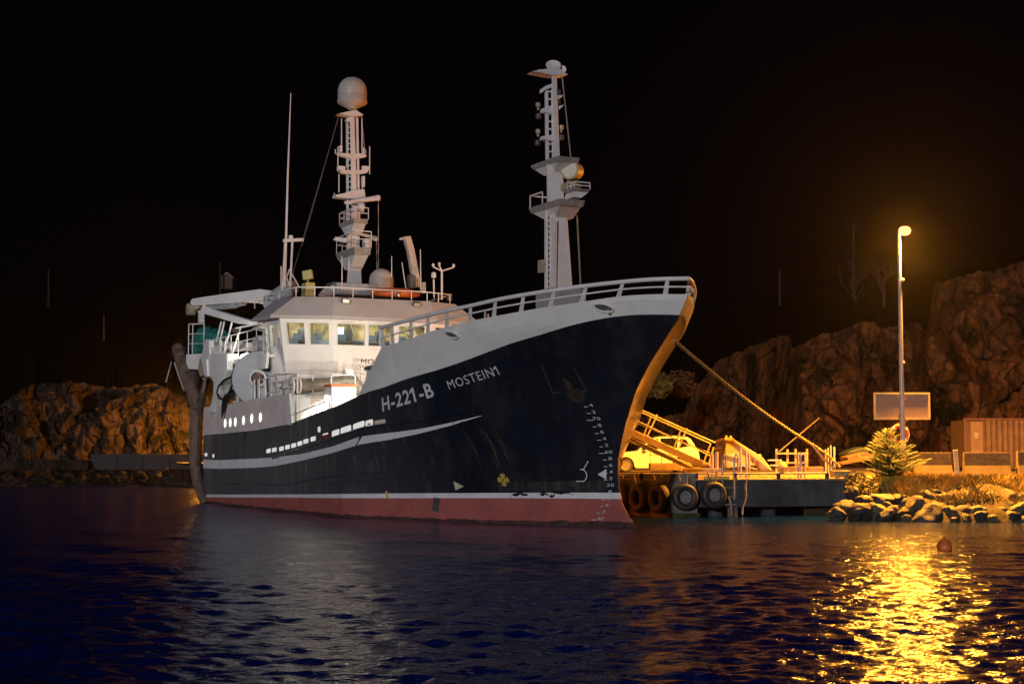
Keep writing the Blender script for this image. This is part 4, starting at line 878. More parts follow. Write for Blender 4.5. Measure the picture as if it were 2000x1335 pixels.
# water: a real swell and chop of many sine trains, finer ripples by bump
WM = bpy.data.materials.new("harbour_water"); WM.use_nodes = True
n, l = WM.node_tree.nodes, WM.node_tree.links; b = n["Principled BSDF"]
b.inputs["Base Color"].default_value = (.0003, .011, .105, 1); b.inputs["Roughness"].default_value = .14; b.inputs["Specular IOR Level"].default_value = .25; b.inputs["IOR"].default_value = 1.33
t = n.new("ShaderNodeTexCoord"); mp = n.new("ShaderNodeMapping"); mp.inputs["Scale"].default_value = (.75, 1.0, 1); l.new(t.outputs["Object"], mp.inputs[0])
prev = None
for scl, dist in ((5.0, .035), (13.0, .010)):
    nz = n.new("ShaderNodeTexNoise"); nz.inputs["Scale"].default_value = scl; nz.inputs["Detail"].default_value = 3; nz.inputs["Roughness"].default_value = .5; nz.inputs["Distortion"].default_value = .4
    l.new(mp.outputs[0], nz.inputs["Vector"]); bp = n.new("ShaderNodeBump"); bp.inputs["Distance"].default_value = dist; bp.inputs["Strength"].default_value = 1
    l.new(nz.outputs[0], bp.inputs["Height"])
    if prev: l.new(prev.outputs[0], bp.inputs["Normal"])
    prev = bp
l.new(prev.outputs[0], b.inputs["Normal"])
ys = [9.0]
while ys[-1] < 260: ys.append(ys[-1] + max(.05, .0009 * ys[-1] ** 1.5))
xs = np.concatenate([np.linspace(-120, -22, 60)[:-1], np.linspace(-22, 22, 900), np.linspace(22, 120, 60)[1:]])
X, Y = np.meshgrid(xs, np.array(ys))
Z = np.zeros_like(X)
for k in range(72):
    lam = .18 * (1.6 / .18) ** rng.random(); th = rng.normal(1.45, .9); kx, ky = 2 * np.pi / lam * np.cos(th), 2 * np.pi / lam * np.sin(th)
    amp = .0050 * min(lam, .6) * (.7 if lam > .6 else 1)
    att = np.clip((lam / np.maximum(np.gradient(np.array(ys)), .05) - 2.5) / 3, 0, 1)[:, None]
    Z += amp * att * np.sin(kx * X + ky * Y + rng.random() * 6.28)
for lam, amp, th in ((4.2, .009, 1.2), (6.5, .012, 1.7), (3.1, .006, .8)):
    Z += amp * np.sin(2 * np.pi / lam * (np.cos(th) * X + np.sin(th) * Y) + lam)
struct(grid_obj("water", X, Y, Z, WM))

# land behind the quay
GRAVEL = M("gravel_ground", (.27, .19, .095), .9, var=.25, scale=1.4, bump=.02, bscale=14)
CX, CY = 5.62, 56.5                                    # pier-head corner; its front runs to the right, its side runs back along the ship
FX, FY = 12.9, 59.0
def on_front(x, y): 
    a, b_ = Vector((CX, CY)), Vector((FX, FY)); nn_ = Vector((-(b_ - a).y, (b_ - a).x)); r = ray(x, y); k = a.dot(nn_) / Vector((r.x, r.y)).dot(nn_); return r * k + Vector((0, 0, EYE))
def gz(X_, Y_): return 1.34 + .007 * np.maximum(Y_ - 57, 0)
ys2 = np.linspace(0, 1, 60); xs2 = np.linspace(0, 1, 90)
U, V = np.meshgrid(xs2, ys2); Yg = 59.2 + V * 80
Xl = CX - .487 * (Yg - CY) + .3; Xr = 75.0
Xg = Xl + (Xr - Xl) * U
Zg = gz(Xg, Yg) + .02 * np.sin(Xg * 1.3) * np.sin(Yg * .9)
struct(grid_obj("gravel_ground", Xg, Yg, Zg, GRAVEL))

# cliffs and hills
def rock_mat(name, c, dk, sc_=.35, moss=(.006, .006, .002), mossy=.5):
    m = M(name, c, .9, var=.3, scale=sc_ * 2.2, bump=.07, bscale=3.2, dark=dk, stretch=(1, 1, .55), spec=.06)
    n, l = m.node_tree.nodes, m.node_tree.links; b = n["Principled BSDF"]; out = b.inputs["Base Color"].links[0].from_socket
    t = n.new("ShaderNodeTexCoord"); mp = n.new("ShaderNodeMapping"); mp.inputs["Scale"].default_value = (.55, .55, .26); mp.inputs["Rotation"].default_value = (0, .5, 0); l.new(t.outputs["Object"], mp.inputs[0])
    wn = n.new("ShaderNodeTexNoise"); wn.inputs["Scale"].default_value = 1.3; wn.inputs["Detail"].default_value = 4; l.new(mp.outputs[0], wn.inputs["Vector"])
    ad = n.new("ShaderNodeMix"); ad.data_type = 'VECTOR'; ad.inputs[0].default_value = .18; l.new(mp.outputs[0], ad.inputs[4]); l.new(wn.outputs["Color"], ad.inputs[5])
    vo = n.new("ShaderNodeTexVoronoi"); vo.feature = 'DISTANCE_TO_EDGE'; vo.inputs["Scale"].default_value = 1.5; l.new(ad.outputs[1], vo.inputs["Vector"])
    cr_ = n.new("ShaderNodeMapRange"); cr_.inputs[1].default_value, cr_.inputs[2].default_value = 0, .07; cr_.inputs[3].default_value, cr_.inputs[4].default_value = .8, 0; l.new(vo.outputs["Distance"], cr_.inputs[0])
    mx = n.new("ShaderNodeMix"); mx.data_type = 'RGBA'; mx.inputs[7].default_value = (*[k * .5 for k in dk], 1); l.new(cr_.outputs[0], mx.inputs[0]); l.new(out, mx.inputs[6])
    mn = n.new("ShaderNodeTexNoise"); mn.inputs["Scale"].default_value = .35; mn.inputs["Detail"].default_value = 7; mn.inputs["Roughness"].default_value = .7; l.new(t.outputs["Object"], mn.inputs["Vector"])
    mr = n.new("ShaderNodeMapRange"); mr.inputs[1].default_value, mr.inputs[2].default_value = mossy, mossy + .12; l.new(mn.outputs[0], mr.inputs[0])
    m2 = n.new("ShaderNodeMix"); m2.data_type = 'RGBA'; m2.inputs[7].default_value = (*moss, 1); l.new(mr.outputs[0], m2.inputs[0]); l.new(mx.outputs[2], m2.inputs[6]); l.new(m2.outputs[2], b.inputs["Base Color"]); return m
CLIFF = rock_mat("cliff_rock", (.125, .052, .016), (.014, .011, .010), .5)  # rock colour carries some of the lamp's orange
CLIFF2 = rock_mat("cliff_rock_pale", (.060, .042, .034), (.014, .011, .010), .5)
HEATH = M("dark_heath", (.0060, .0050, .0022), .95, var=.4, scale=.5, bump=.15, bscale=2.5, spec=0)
def joint(p, sc3, seed, tilt):                         # fractured block face: each cell keeps its own set-back and slope
    q = Vector((p.x * sc3[0] + p.z * sc3[2], seed, p.z * sc3[1] - p.x * sc3[3])); d_, pts = noise.voronoi(q); c_ = pts[0]; rv = noise.cell_vector(c_ * 53.7 + Vector((.5, .5, .5))); k = q - c_
    return (rv.x - .5) * .9 + ((rv.y - .5) * k.x + (rv.z - .3) * k.z) * tilt
def fbm(p, o=5): return noise.fractal(p, 1.0, 2.0, o)
def cliff(name, prof, base_y, Yb, lean, nv, amp, mat, ridge, Yridge, seed, bz=None, cols=340):
    # prof: photo points (x, y) of the crest; base at photo row base_y and distance Yb(x); crest lean metres further back; ridge = photo profile of the heath behind
    px_ = np.linspace(prof[0][0], prof[-1][0], cols); py_ = np.interp(px_, [a for a, _ in prof], [b for _, b in prof]); ry_ = np.interp(px_, [a for a, _ in ridge], [b for _, b in ridge])
    vs, mi = [], []
    nr = nv + 26
    for i in range(cols):
        yb = Yb(px_[i]); a = at(px_[i], base_y, yb); a.z = min(a.z, 1.3) - .3; jag = 5 * noise.noise(Vector((px_[i] * .07, seed, 0))) + 3 * noise.noise(Vector((px_[i] * .25, seed, 3)))
        c = at(px_[i], py_[i] + jag, yb + lean); r_ = at(px_[i], min(ry_[i], py_[i] - 4), Yridge)
        for j in range(nr):
            if j <= nv:
                f = j / nv; p = a.lerp(c, f); p.y = a.y + (c.y - a.y) * (f ** 1.6)
                q = Vector((p.x * .22, p.z * .16, seed))
                h = noise.hetero_terrain(q, 1.0, 2.1, 5, .6) - .7
                cr_ = noise.voronoi(Vector((p.x * .28 + .12 * p.z, p.z * .13 - .05 * p.x, seed * 3)))[0]
                h2 = (cr_[1] - cr_[0]); h3 = fbm(Vector((p.x * .9, p.z * .7, seed + 5)), 4)
                w_ = min(1, f * 5 + .15) * min(1, (1 - f) * 6 + .25)
                h4 = noise.voronoi(Vector((p.x * 1.1 + .5 * p.z, p.z * .5 - .2 * p.x, seed)))[0]; h5 = abs(fbm(Vector((p.x * .55 + .35 * p.z, p.z * .22 - .12 * p.x, seed + 9)), 5))
                p = p + Vector((.15 * h3 * w_, -amp * w_ * (h * .35 + h2 * .5 + joint(p, (.20, .11, .05, .07), seed, 1.7) * 1.25 + joint(p, (.62, .34, .20, .16), seed + 4, 1.8) * .62 + joint(p, (1.5, .9, .5, .4), seed + 8, 1.8) * .26 - h5 * .25), .1 * h3 * w_))
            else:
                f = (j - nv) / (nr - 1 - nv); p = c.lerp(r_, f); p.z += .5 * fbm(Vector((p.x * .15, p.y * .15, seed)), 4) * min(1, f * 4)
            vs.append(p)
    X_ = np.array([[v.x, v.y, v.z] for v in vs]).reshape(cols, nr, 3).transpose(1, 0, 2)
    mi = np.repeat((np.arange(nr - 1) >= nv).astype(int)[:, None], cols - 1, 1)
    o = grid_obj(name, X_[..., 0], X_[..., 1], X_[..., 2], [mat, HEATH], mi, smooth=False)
    o.data.set_sharp_from_angle(angle=R(18)); return struct(o)
RP = [(1130, 830), (1235, 815), (1300, 812), (1336, 806), (1352, 770), (1400, 705), (1460, 679), (1500, 664), (1539, 652), (1548, 680), (1569, 671), (1599, 654), (1647, 645), (1689, 624), (1730, 640), (1786, 630), (1805, 650), (1814, 600), (1821, 555), (1842, 551), (1887, 536), (1940, 530), (2010, 505), (2120, 500)]
RR = [(1130, 640), (1280, 620), (1400, 600), (1500, 590), (1600, 570), (1700, 540), (1800, 530), (1900, 505), (2120, 470)]
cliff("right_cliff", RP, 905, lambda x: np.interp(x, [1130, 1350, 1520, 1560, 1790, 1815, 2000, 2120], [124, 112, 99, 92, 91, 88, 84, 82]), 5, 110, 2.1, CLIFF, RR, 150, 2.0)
LP = [(-140, 800), (-40, 800), (0, 792), (30, 770), (70, 750), (110, 748), (150, 744), (185, 753), (230, 757), (270, 752), (300, 748), (325, 756), (345, 770), (375, 775), (450, 770), (640, 790)]
LR = [(-140, 580), (0, 590), (100, 590), (200, 605), (280, 620), (340, 608), (450, 590), (640, 600)]
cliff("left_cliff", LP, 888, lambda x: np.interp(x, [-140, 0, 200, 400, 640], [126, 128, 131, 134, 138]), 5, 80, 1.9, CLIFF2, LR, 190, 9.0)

# far left shore: low ledge with a concrete wall
def shore_y(x): return np.interp(x, [-200, 0, 170, 370, 700], [119, 119, 121, 120.5, 121])
pxs = np.linspace(-160, 680, 300); rowsP = []
_yy = [952, 944, 932, 920, 917, 915, 912]; _dy = [-.5, 0, .9, 2.2, 3.0, 6, 16]; _nz = [.1, .25, .6, .5, .15, .1, .1]
for q_ in np.linspace(0, 6, 40):
    yy, dY, nz_ = np.interp(q_, range(7), _yy), np.interp(q_, range(7), _dy), np.interp(q_, range(7), _nz); r_ = []
    for x in pxs:
        p = at(x, yy, shore_y(x) + dY); k_ = Vector((p.x * .9, p.y * .5, p.z * 1.1)); v_ = noise.voronoi(k_)[0]
        p.y += nz_ * (1.2 * fbm(Vector((x * .05, yy * .11, 1)), 5) - 1.5 * (v_[1] - v_[0])); p.z += nz_ * (.5 * fbm(Vector((x * .07, yy * .13, 7)), 4) + .4 * (v_[1] - v_[0])); r_.append(p)
    rowsP.append(r_)
A3 = np.array([[[p.x, p.y, p.z] for p in r_] for r_ in rowsP])
o = struct(grid_obj("far_shore", A3[..., 0], A3[..., 1], A3[..., 2], rock_mat("shore_rock", (.034, .027, .025), (.016, .013, .012), .9))); o.data.set_sharp_from_angle(angle=R(25))
mb = MB(); a, b_ = at(176, 917, 124.2), at(640, 917, 124.6)
for k in range(9):
    p, q = a.lerp(b_, k / 9), a.lerp(b_, (k + 1) / 9); d_ = (q - p) * .006; mb.hexa([p + d_, q - d_, q - d_ + Vector((0, .5, 0)), p + d_ + Vector((0, .5, 0))] + [v + Vector((0, 0, 1.25)) for v in (p + d_, q - d_, q - d_ + Vector((0, .5, 0)), p + d_ + Vector((0, .5, 0)))])
wl = mb.build("concrete_wall", M("dark_concrete", (.020, .022, .027), .8, var=.2, scale=.8), None, bevel=.03); tag(wl, "long low dark concrete wall on the far shore behind the stern", "wall")
mb = MB(); mb.hexa([v for v in (at(-30, 917, 122.5), at(172, 917, 123.2), at(172, 917, 123.2) + Vector((0, 1, 0)), at(-30, 917, 122.5) + Vector((0, 1, 0)), at(-30, 893, 122.9), at(172, 898, 123.6), at(172, 898, 123.6) + Vector((0, 1, 0)), at(-30, 893, 122.9) + Vector((0, 1, 0)))])
wl = mb.build("stone_wall", rock_mat("old_wall_stone", (.040, .029, .022), (.014, .012, .010), .8), None, bevel=.05); tag(wl, "mossy old stone wall along the far left shore under the cliff", "wall")
# utility poles and a lit gable on the hill
for i, (x, y0, y1, Yd, lb) in enumerate(((95, 600, 525, 175, "faint wooden pole standing alone highest on the dark left hillside"), (203, 665, 613, 150, "short grey post on the left hill above the stone wall"), (430, 590, 512, 170, "dim pole on the hill just left of the small gabled cabin"), (1523, 640, 525, 135, "thin pole on the dark hill between bow and street lamp"), (1667, 640, 438, 125, "tall dark pole rising on the hill left of the lit street lamp"))):
    mb = MB(); mb.tube([at(x, y0, Yd), at(x, y1, Yd)], [.13, .08], 8)
    o = mb.build("utility_pole", M("weathered_pole", (.018, .013, .011), .9, var=.2), None); tag(o, lb, "pole", "utility poles on the hillside")
c = at(447, 545, 172); hr = empty("hillside_cabin", c); tag(hr, "small pale gabled cabin half hidden on the dark hill behind the boat", "cabin")
mb = MB(); mb.prism([Vector(p) for p in ((-.6, 0, -1.2), (.6, 0, -1.2), (.6, 0, 0), (0, 0, .5), (-.6, 0, 0))], (0, 2.4, 0)); mb.build("wall", M("cabin_wall_paint", (.025, .018, .013), .7), hr)
mb = MB(); mb.prism([Vector(p) for p in ((-.75, 0, -.1), (0, 0, .53), (.75, 0, -.1), (.75, 0, .0), (0, 0, .65), (-.75, 0, .0))], (0, 2.7, 0)); mb.build("roof", DGREY, hr)

# ================================================================== THE PIER
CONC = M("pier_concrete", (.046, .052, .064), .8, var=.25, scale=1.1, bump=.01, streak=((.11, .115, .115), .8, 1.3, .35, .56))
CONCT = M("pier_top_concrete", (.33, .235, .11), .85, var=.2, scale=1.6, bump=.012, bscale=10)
fd = (Vector((FX, FY, 0)) - Vector((CX, CY, 0))).normalized(); bk = Vector((-D2.x, -D2.y, 0))   # along the front, and back along the ship
pier = empty("concrete_pier", (CX, CY, 0)); tag(pier, "concrete pier deck on piles beside the boat's bow, hung with tyres", "pier")
def lw(p): return p - Vector((CX, CY, 0))
ZQ = 1.36
PE = Vector((FX, FY, 0)) + fd * .55
mb = MB(); c0, c1 = Vector((CX, CY, 0)) + fd * 1.2, PE
mb.cur = 0
q = [c0 + fd * .0, c1, c1 + Vector((-.3, 1.0, 0)), c0 + bk * 1.0]
zb = .34
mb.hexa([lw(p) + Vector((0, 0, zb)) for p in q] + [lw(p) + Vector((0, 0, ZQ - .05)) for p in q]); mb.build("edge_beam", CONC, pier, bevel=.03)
mb = MB(); q = [Vector((CX, CY, 0)) + fd * 1.0 + Vector((0, -.03, 0)), c1 + Vector((0, -.03, 0)), c1 + Vector((-1, 4.5, 0)), Vector((CX, CY, 0)) + bk * 50 + fd * .4, Vector((CX, CY, 0)) + bk * 1.0]
n_ = len(q); vs = [lw(p) + Vector((0, 0, ZQ - .05)) for p in q] + [lw(p) + Vector((0, 0, ZQ)) for p in q]
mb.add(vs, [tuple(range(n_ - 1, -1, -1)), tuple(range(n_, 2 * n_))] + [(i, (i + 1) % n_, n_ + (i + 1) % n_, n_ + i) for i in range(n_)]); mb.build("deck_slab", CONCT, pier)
mb = MB(); p0_, p1_, p2_, p3_ = Vector((CX, CY, 0)), Vector((CX, CY, 0)) + fd * 1.25, Vector((CX, CY, 0)) + fd * 1.35 + bk * 1.3, Vector((CX, CY, 0)) + bk * 9
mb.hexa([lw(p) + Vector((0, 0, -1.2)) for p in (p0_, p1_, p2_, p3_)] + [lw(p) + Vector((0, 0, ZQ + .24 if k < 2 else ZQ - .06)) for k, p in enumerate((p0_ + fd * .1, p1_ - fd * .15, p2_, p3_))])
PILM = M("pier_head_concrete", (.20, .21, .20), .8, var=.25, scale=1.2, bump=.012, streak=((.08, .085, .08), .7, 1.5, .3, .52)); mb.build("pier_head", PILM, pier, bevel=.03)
mb = MB(); mb.tube([lw(p0_) + Vector((.2, -.06, .06)), lw(p1_) + Vector((0, -.06, .06))], .09, 8); mb.build("weed_band", M("green_weed", (.05, .07, .015), .9, var=.4, scale=6), pier)
for k, x in enumerate((1395, 1500, 1600)):
    mb = MB(); p = on_front(x, 990); mb.tube([Vector((p.x - CX + .2, p.y - CY + 1.2, -1.5)), Vector((p.x - CX + .2, p.y - CY + 1.2, .4))], .28, 14); mb.build("pile", CONC, pier, smooth=50)
mb = MB(); a = on_front(1432, 985); mb.box(lw(a) + Vector((0, .25, -.35)), (.35, .3, .9)); mb.build("rusty_pile", RUST, pier)
# bull rail: a pipe on black brackets along the edge
mb = MB(); mb.tube([lw(on_front(x, y)) + Vector((0, .05, 0)) for x, y in ((1208, 925), (1290, 925), (1400, 925), (1500, 924), (1612, 923))], .035, 8); mb.build("edge_pipe", M("edge_pipe_paint", (.30, .25, .23), .5, var=.15), pier, smooth=50)
for x in (1253, 1360, 1436, 1521, 1616):
    mb = MB(); p = lw(on_front(x, 927)); mb.box(p + Vector((0, .08, -.05)), (.13, .14, .24)); mb.build("pipe_bracket", BLACK, pier)
mb = MB(); p = lw(on_front(1645, 924)); mb.box(p + Vector((0, .4, -.02)), (.62, .7, .26)); mb.build("edge_block", CONCT, pier, bevel=.03)
mb = MB(); p = lw(on_front(1400, 932)); mb.box(p + Vector((0, .0, .0)), (.9, .3, .14)); mb.build("yellow_curb", YELL, pier, bevel=.02)
def pbox(name, label, cat, x0, y0, x1, y1, Yd, d, mat, group=None, rz=0, bevel=.015):
    a, b_ = at(x0, y1, Yd), at(x1, y0, Yd); c_ = (a + b_) / 2; mb = MB(); mb.box((0, 0, (b_.z - a.z) / 2), (b_.x - a.x, d, b_.z - a.z)); o = mb.build(name, mat, None, bevel=bevel, loc=(c_.x, Yd + d / 2, a.z)); o.rotation_euler.z = rz
    return tag(o, label, cat, group)
# tyres hung as fenders
def tyre(c, nrm_, r_, w_, name="fender_tyre"):
    rt = Vector(nrm_).to_track_quat('Z', 'Y').to_matrix(); mb = MB(); hw = w_ / 2
    prof = [(r_ * .50, -hw * .7), (r_ * .62, -hw * .98), (r_ * .86, -hw), (r_ * .97, -hw * .72), (r_, -hw * .3), (r_, hw * .3), (r_ * .97, hw * .72), (r_ * .86, hw), (r_ * .62, hw * .98), (r_ * .50, hw * .7)]
    vs, n_ = [], 44
    for a_, z in prof:
        for j in range(n_): an = 2 * math.pi * j / n_; k_ = 1 - (.012 if (j % 2 and a_ > r_ * .95) else 0); vs.append(rt @ Vector((a_ * k_ * math.cos(an), a_ * k_ * math.sin(an), z)))
    m_ = len(prof); fs = [(i * n_ + j, i * n_ + (j + 1) % n_, ((i + 1) % m_) * n_ + (j + 1) % n_, ((i + 1) % m_) * n_ + j) for i in range(m_) for j in range(n_)]
    mb.add(vs, fs); o = mb.build(name, BLACK, None, smooth=60, loc=c); return o
TR = M("old_tyre_rubber", (.028, .026, .025), .55, var=.3, scale=4, bump=.004)
RT = M("rust_brown_tyre", (.045, .022, .015), .7, var=.35, scale=4, bump=.006)
tl = []
for i, (x, y, rp, side, lb) in enumerate(((1336, 970, 26, 0, "big black tyre hanging face on at the pier corner, left of the ladder tyre"), (1392, 966, 26.5, 0, "black tyre hanging face on beside the pier ladder"), (1293, 972, 29, 1, "rusty tyre edge on at the pier corner, nearest of the side row"), (1262, 972, 28, 1, "middle rusty tyre of the side row between pier and bow"), (1233, 972, 28, 1, "rusty tyre farthest along the pier side, half behind the bow"))):
    if side:
        base = Vector((CX, CY, 0)) + bk * (.30 + 1.40 * (i - 2)) + Vector((-.899, -.438, 0)) * .2; p = at(x, y, base.y); p = Vector((base.x, base.y, p.z)); nv_ = (-.899, -.438, .0); r_ = rp / FPX * base.y * 1.02
    else:
        p = on_front(x, y) + Vector((0, -.22, 0)); r_ = rp / FPX * p.y; nv_ = (fd.y - .12 + .10 * i, -fd.x, .06)
    o = tyre(p, nv_, r_, .36, "fender_tyre"); o.data.materials[0] = RT if side else TR
    tag(o, lb, "tyre", "tyre fenders on the pier"); tl.append(o)
    mb = MB(); mb.tube([Vector((-.1, .05, r_ * .9)), Vector((-.2, .12, r_ + .35))], .03, 6); mb.tube([Vector((.1, .05, r_ * .9)), Vector((.12, .14, r_ + .3))], .03, 6); mb.build("hanging_chain", M("rusty_chain", (.22, .13, .08), .8), o)
    if not side:
        mb = MB(); rt = Vector(nv_).to_track_quat('Z', 'Y').to_matrix(); mb.lathe([(r_ * .53, -.05), (r_ * .53, .05)], (0, 0, 0), 26, rt); mb.build("rim", M("pale_wheel_disc", (.16, .17, .17), .7, var=.2, scale=5), o, smooth=40)
# quay ladder
lad = empty("quay_ladder", on_front(1424, 985)); tag(lad, "steel quay ladder with two hooped handles going down to the water", "ladder"); lo = lad.location
STEEL = M("galvanised_steel", (.34, .30, .28), .45, metal=.3, var=.15, scale=4)
for (xa, xb) in ((1410, 1417), (1433, 1441)):
    mb = MB(); pts = [on_front(xa + .6, 975 if xa > 1420 else 945), on_front(xa, 925), on_front(xa + .2, 894), on_front((xa + xb) / 2, 886), on_front(xb, 894), on_front(xb - 1, 922)]; mb.tube([p - lo + Vector((0, -.1, 0)) for p in pts], .032, 7); mb.build("stile", STEEL, lad, smooth=50)
for y in (951, 968, 984):
    mb = MB(); mb.bar(on_front(1412, y) - lo + Vector((0, -.1, 0)), on_front(1437, y + 1) - lo + Vector((0, -.1, 0)), .05, .04); mb.build("rung", STEEL, lad)
mb = MB(); mb.tube([on_front(x, y) - lo + Vector((0, -.15, 0)) for x, y in ((1422, 970), (1427, 985), (1429, 1005))], .035, 6); mb.build("stile", STEEL, lad)
mb = MB()
for k in range(26):
    f = k / 25; x = 1459 - 9 * f - 2 * math.sin(f * 9); y = 934 + 70 * f; p = on_front(x, y) + Vector((0, -.12, 0)); mb.lathe([(.01, -.035), (.035, -.02), (.035, .02), (.01, .035)], p, 8)
o = mb.build("hanging_chain", M("grey_chain", (.33, .29, .26), .6, metal=.4), None, smooth=60); tag(o, "pale chain hanging down the pier face right of the ladder", "chain")
# mooring posts
POST = M("mauve_grey_post", (.36, .29, .27), .55, var=.12, scale=3)
for i, (x0, x1, y0, y1, Yd) in enumerate(((1388, 1394, 886, 916, 60.5), (1397, 1403, 882, 914, 60.7), (1444.5, 1448.5, 876, 915, 59.9), (1456, 1460, 882, 913, 60.2), (1461.5, 1465, 884, 914, 60.6), (1557, 1561, 883, 920, 59.6), (1562.5, 1566.5, 884, 921, 59.4), (1570.5, 1574, 886, 918, 60), (1611, 1614, 877, 913, 61.6), (1616, 1619, 874, 913, 61.4), (1621, 1624.5, 869, 914, 61.2), (1627.5, 1631.5, 872, 913, 61.5))):
    a, b_ = at((x0 + x1) / 2, y1, Yd), at((x0 + x1) / 2, y0, Yd); mb = MB(); r_ = (x1 - x0) / 2 / FPX * Yd * 1.05; zg = ZQ - a.z
    mb.lathe([(r_ * 1.25, zg), (r_ * 1.25, zg + .03), (r_, zg + .04), (r_, b_.z - a.z - .01), (r_ * .85, b_.z - a.z)], (0, 0, 0), 12); o = mb.build("mooring_post", POST, None, smooth=40, loc=a)
    g = [0, 0, 1, 1, 1, 2, 2, 2, 3, 3, 3, 3][i]
    tag(o, ["slim mauve steel post standing left of the yellow wedge", "slim steel post standing in front of the yellow wedge plate", "slim steel post standing before the wooden rack", "slim steel post in the cluster at the end of the mooring rope"][g], "post", "slim steel posts on the pier " + ["by the gangway", "by the wedge", "by the rack", "by the rope end"][g])
# wedge: tall welded ramp block
YW = 63.0; wd = empty("ramp_wedge", at(1445, 917, YW)); tag(wd, "big wedge shaped steel ramp block with sloping back, lit yellow by the lamp", "ramp"); lo = wd.location
WEDGE = M("lamp_tinted_plate", (.58, .40, .14), .55, var=.14, scale=1.5)  # the street lamp's yellow is put into the plate colour
W_ = lambda x, y, dY=0: at(x, y, YW + dY) - lo
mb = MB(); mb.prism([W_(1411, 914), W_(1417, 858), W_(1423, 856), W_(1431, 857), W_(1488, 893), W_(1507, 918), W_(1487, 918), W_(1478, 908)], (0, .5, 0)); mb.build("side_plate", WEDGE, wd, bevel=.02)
mb = MB(); mb.hexa([W_(1390, 912, .6), W_(1411, 914), W_(1411, 914, .3), W_(1391, 912, .9), W_(1399, 862, .6), W_(1416, 857), W_(1416, 857, .3), W_(1400, 862, .9)]); mb.build("end_plate", M("brown_steel_plate", (.30, .22, .12), .6, var=.2), wd)
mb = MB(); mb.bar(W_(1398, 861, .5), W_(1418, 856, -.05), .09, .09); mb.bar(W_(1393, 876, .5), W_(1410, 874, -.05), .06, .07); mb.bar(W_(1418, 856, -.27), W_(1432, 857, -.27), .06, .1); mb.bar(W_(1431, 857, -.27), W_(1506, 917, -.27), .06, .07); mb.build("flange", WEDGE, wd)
mb = MB(); mb.bar(W_(1413, 899, -.3), W_(1480, 916, -.5), .06, .06); mb.hexa([W_(1418, 888, -.26), W_(1445, 896, -.26), W_(1445, 896, -.3), W_(1418, 888, -.3), W_(1418, 884, -.26), W_(1445, 889, -.26), W_(1445, 889, -.3), W_(1418, 884, -.3)]); mb.build("side_rail", M("pale_steel", (.6, .5, .28), .5), wd)
mb = MB()
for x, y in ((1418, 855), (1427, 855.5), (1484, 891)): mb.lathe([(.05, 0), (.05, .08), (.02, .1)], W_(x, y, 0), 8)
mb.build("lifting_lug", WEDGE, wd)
# gangway
gw = empty("gangway", at(1390, 912, 62)); tag(gw, "aluminium gangway with double handrails sloping from the bow down to the pier", "gangway"); lo = gw.location
ALU = M("gangway_lamp_tinted_alloy", (.85, .74, .45), .45, metal=.1, var=.1, scale=2); ALUD = M("gangway_underside", (.28, .20, .11), .6, var=.12)  # alloy coloured with the yellow of the street lamp
for y_off, dY in ((0, 0), (9, -1.1)):
    A_ = at(1200, 829 + y_off * 1.4, 62.8 + dY); B_ = at(1386 if dY == 0 else 1358, 913 + y_off * .5, 61.6 + dY)
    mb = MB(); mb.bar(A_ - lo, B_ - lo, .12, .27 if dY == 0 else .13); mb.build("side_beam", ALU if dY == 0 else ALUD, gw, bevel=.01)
mb = MB(); mb.hexa([p - lo for p in (at(1200, 848, 62.8), at(1386, 921, 61.6), at(1358, 921, 60.5), at(1200, 850, 61.7))] + [p - lo + Vector((0, 0, .05)) for p in (at(1200, 848, 62.8), at(1386, 921, 61.6), at(1358, 921, 60.5), at(1200, 850, 61.7))]); mb.build("tread", ALUD, gw)
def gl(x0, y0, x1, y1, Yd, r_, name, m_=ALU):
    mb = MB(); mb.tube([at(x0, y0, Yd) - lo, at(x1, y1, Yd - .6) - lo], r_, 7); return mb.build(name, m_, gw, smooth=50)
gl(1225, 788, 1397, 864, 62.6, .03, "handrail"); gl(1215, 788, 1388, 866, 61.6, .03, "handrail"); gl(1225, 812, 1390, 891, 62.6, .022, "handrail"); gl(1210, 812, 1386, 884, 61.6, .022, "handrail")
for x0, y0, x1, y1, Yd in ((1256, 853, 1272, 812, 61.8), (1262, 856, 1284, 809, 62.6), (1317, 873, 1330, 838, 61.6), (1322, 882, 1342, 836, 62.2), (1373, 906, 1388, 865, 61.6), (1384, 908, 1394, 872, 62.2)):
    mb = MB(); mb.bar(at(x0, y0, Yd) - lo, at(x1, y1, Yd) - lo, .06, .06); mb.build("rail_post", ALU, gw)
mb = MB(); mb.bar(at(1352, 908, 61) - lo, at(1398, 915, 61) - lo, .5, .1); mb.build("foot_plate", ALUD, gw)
# ---- parked car (light estate / SUV), nose to the left behind the bow
YC = 72.0; kx = YC / FPX; g0 = at(1222, 923, YC); car = empty("parked_car", (g0.x, YC, g0.z)); tag(car, "pale compact estate car parked on the pier behind the gangway", "car")
CPAINT = M("silver_white_car_paint", (.82, .80, .78), .3, var=.03, coat=.5); TRIM = M("black_plastic_trim", (.03, .028, .025), .6, var=.1); CGL = M("car_glass", (.012, .011, .010), .05, spec=.8, var=.02)
cx_ = lambda x: (x - 1222) * kx
def cz_(y): return (923 - y) * kx
Wd = 1.74
def sec(mb, prof, z_lo_w, tum):                        # side profile swept across the car; upper points pulled in by tum
    n_ = len(prof); vs = []
    for sd in (-1, 1):
        for x, z in prof:
            w_ = Wd / 2 - max(0, z - z_lo_w) * tum; vs.append((x, sd * w_ + Wd / 2, z))
    mb.add(vs, [tuple(range(n_)), tuple(range(2 * n_ - 1, n_ - 1, -1))] + [(i, (i + 1) % n_, n_ + (i + 1) % n_, n_ + i) for i in range(n_)])
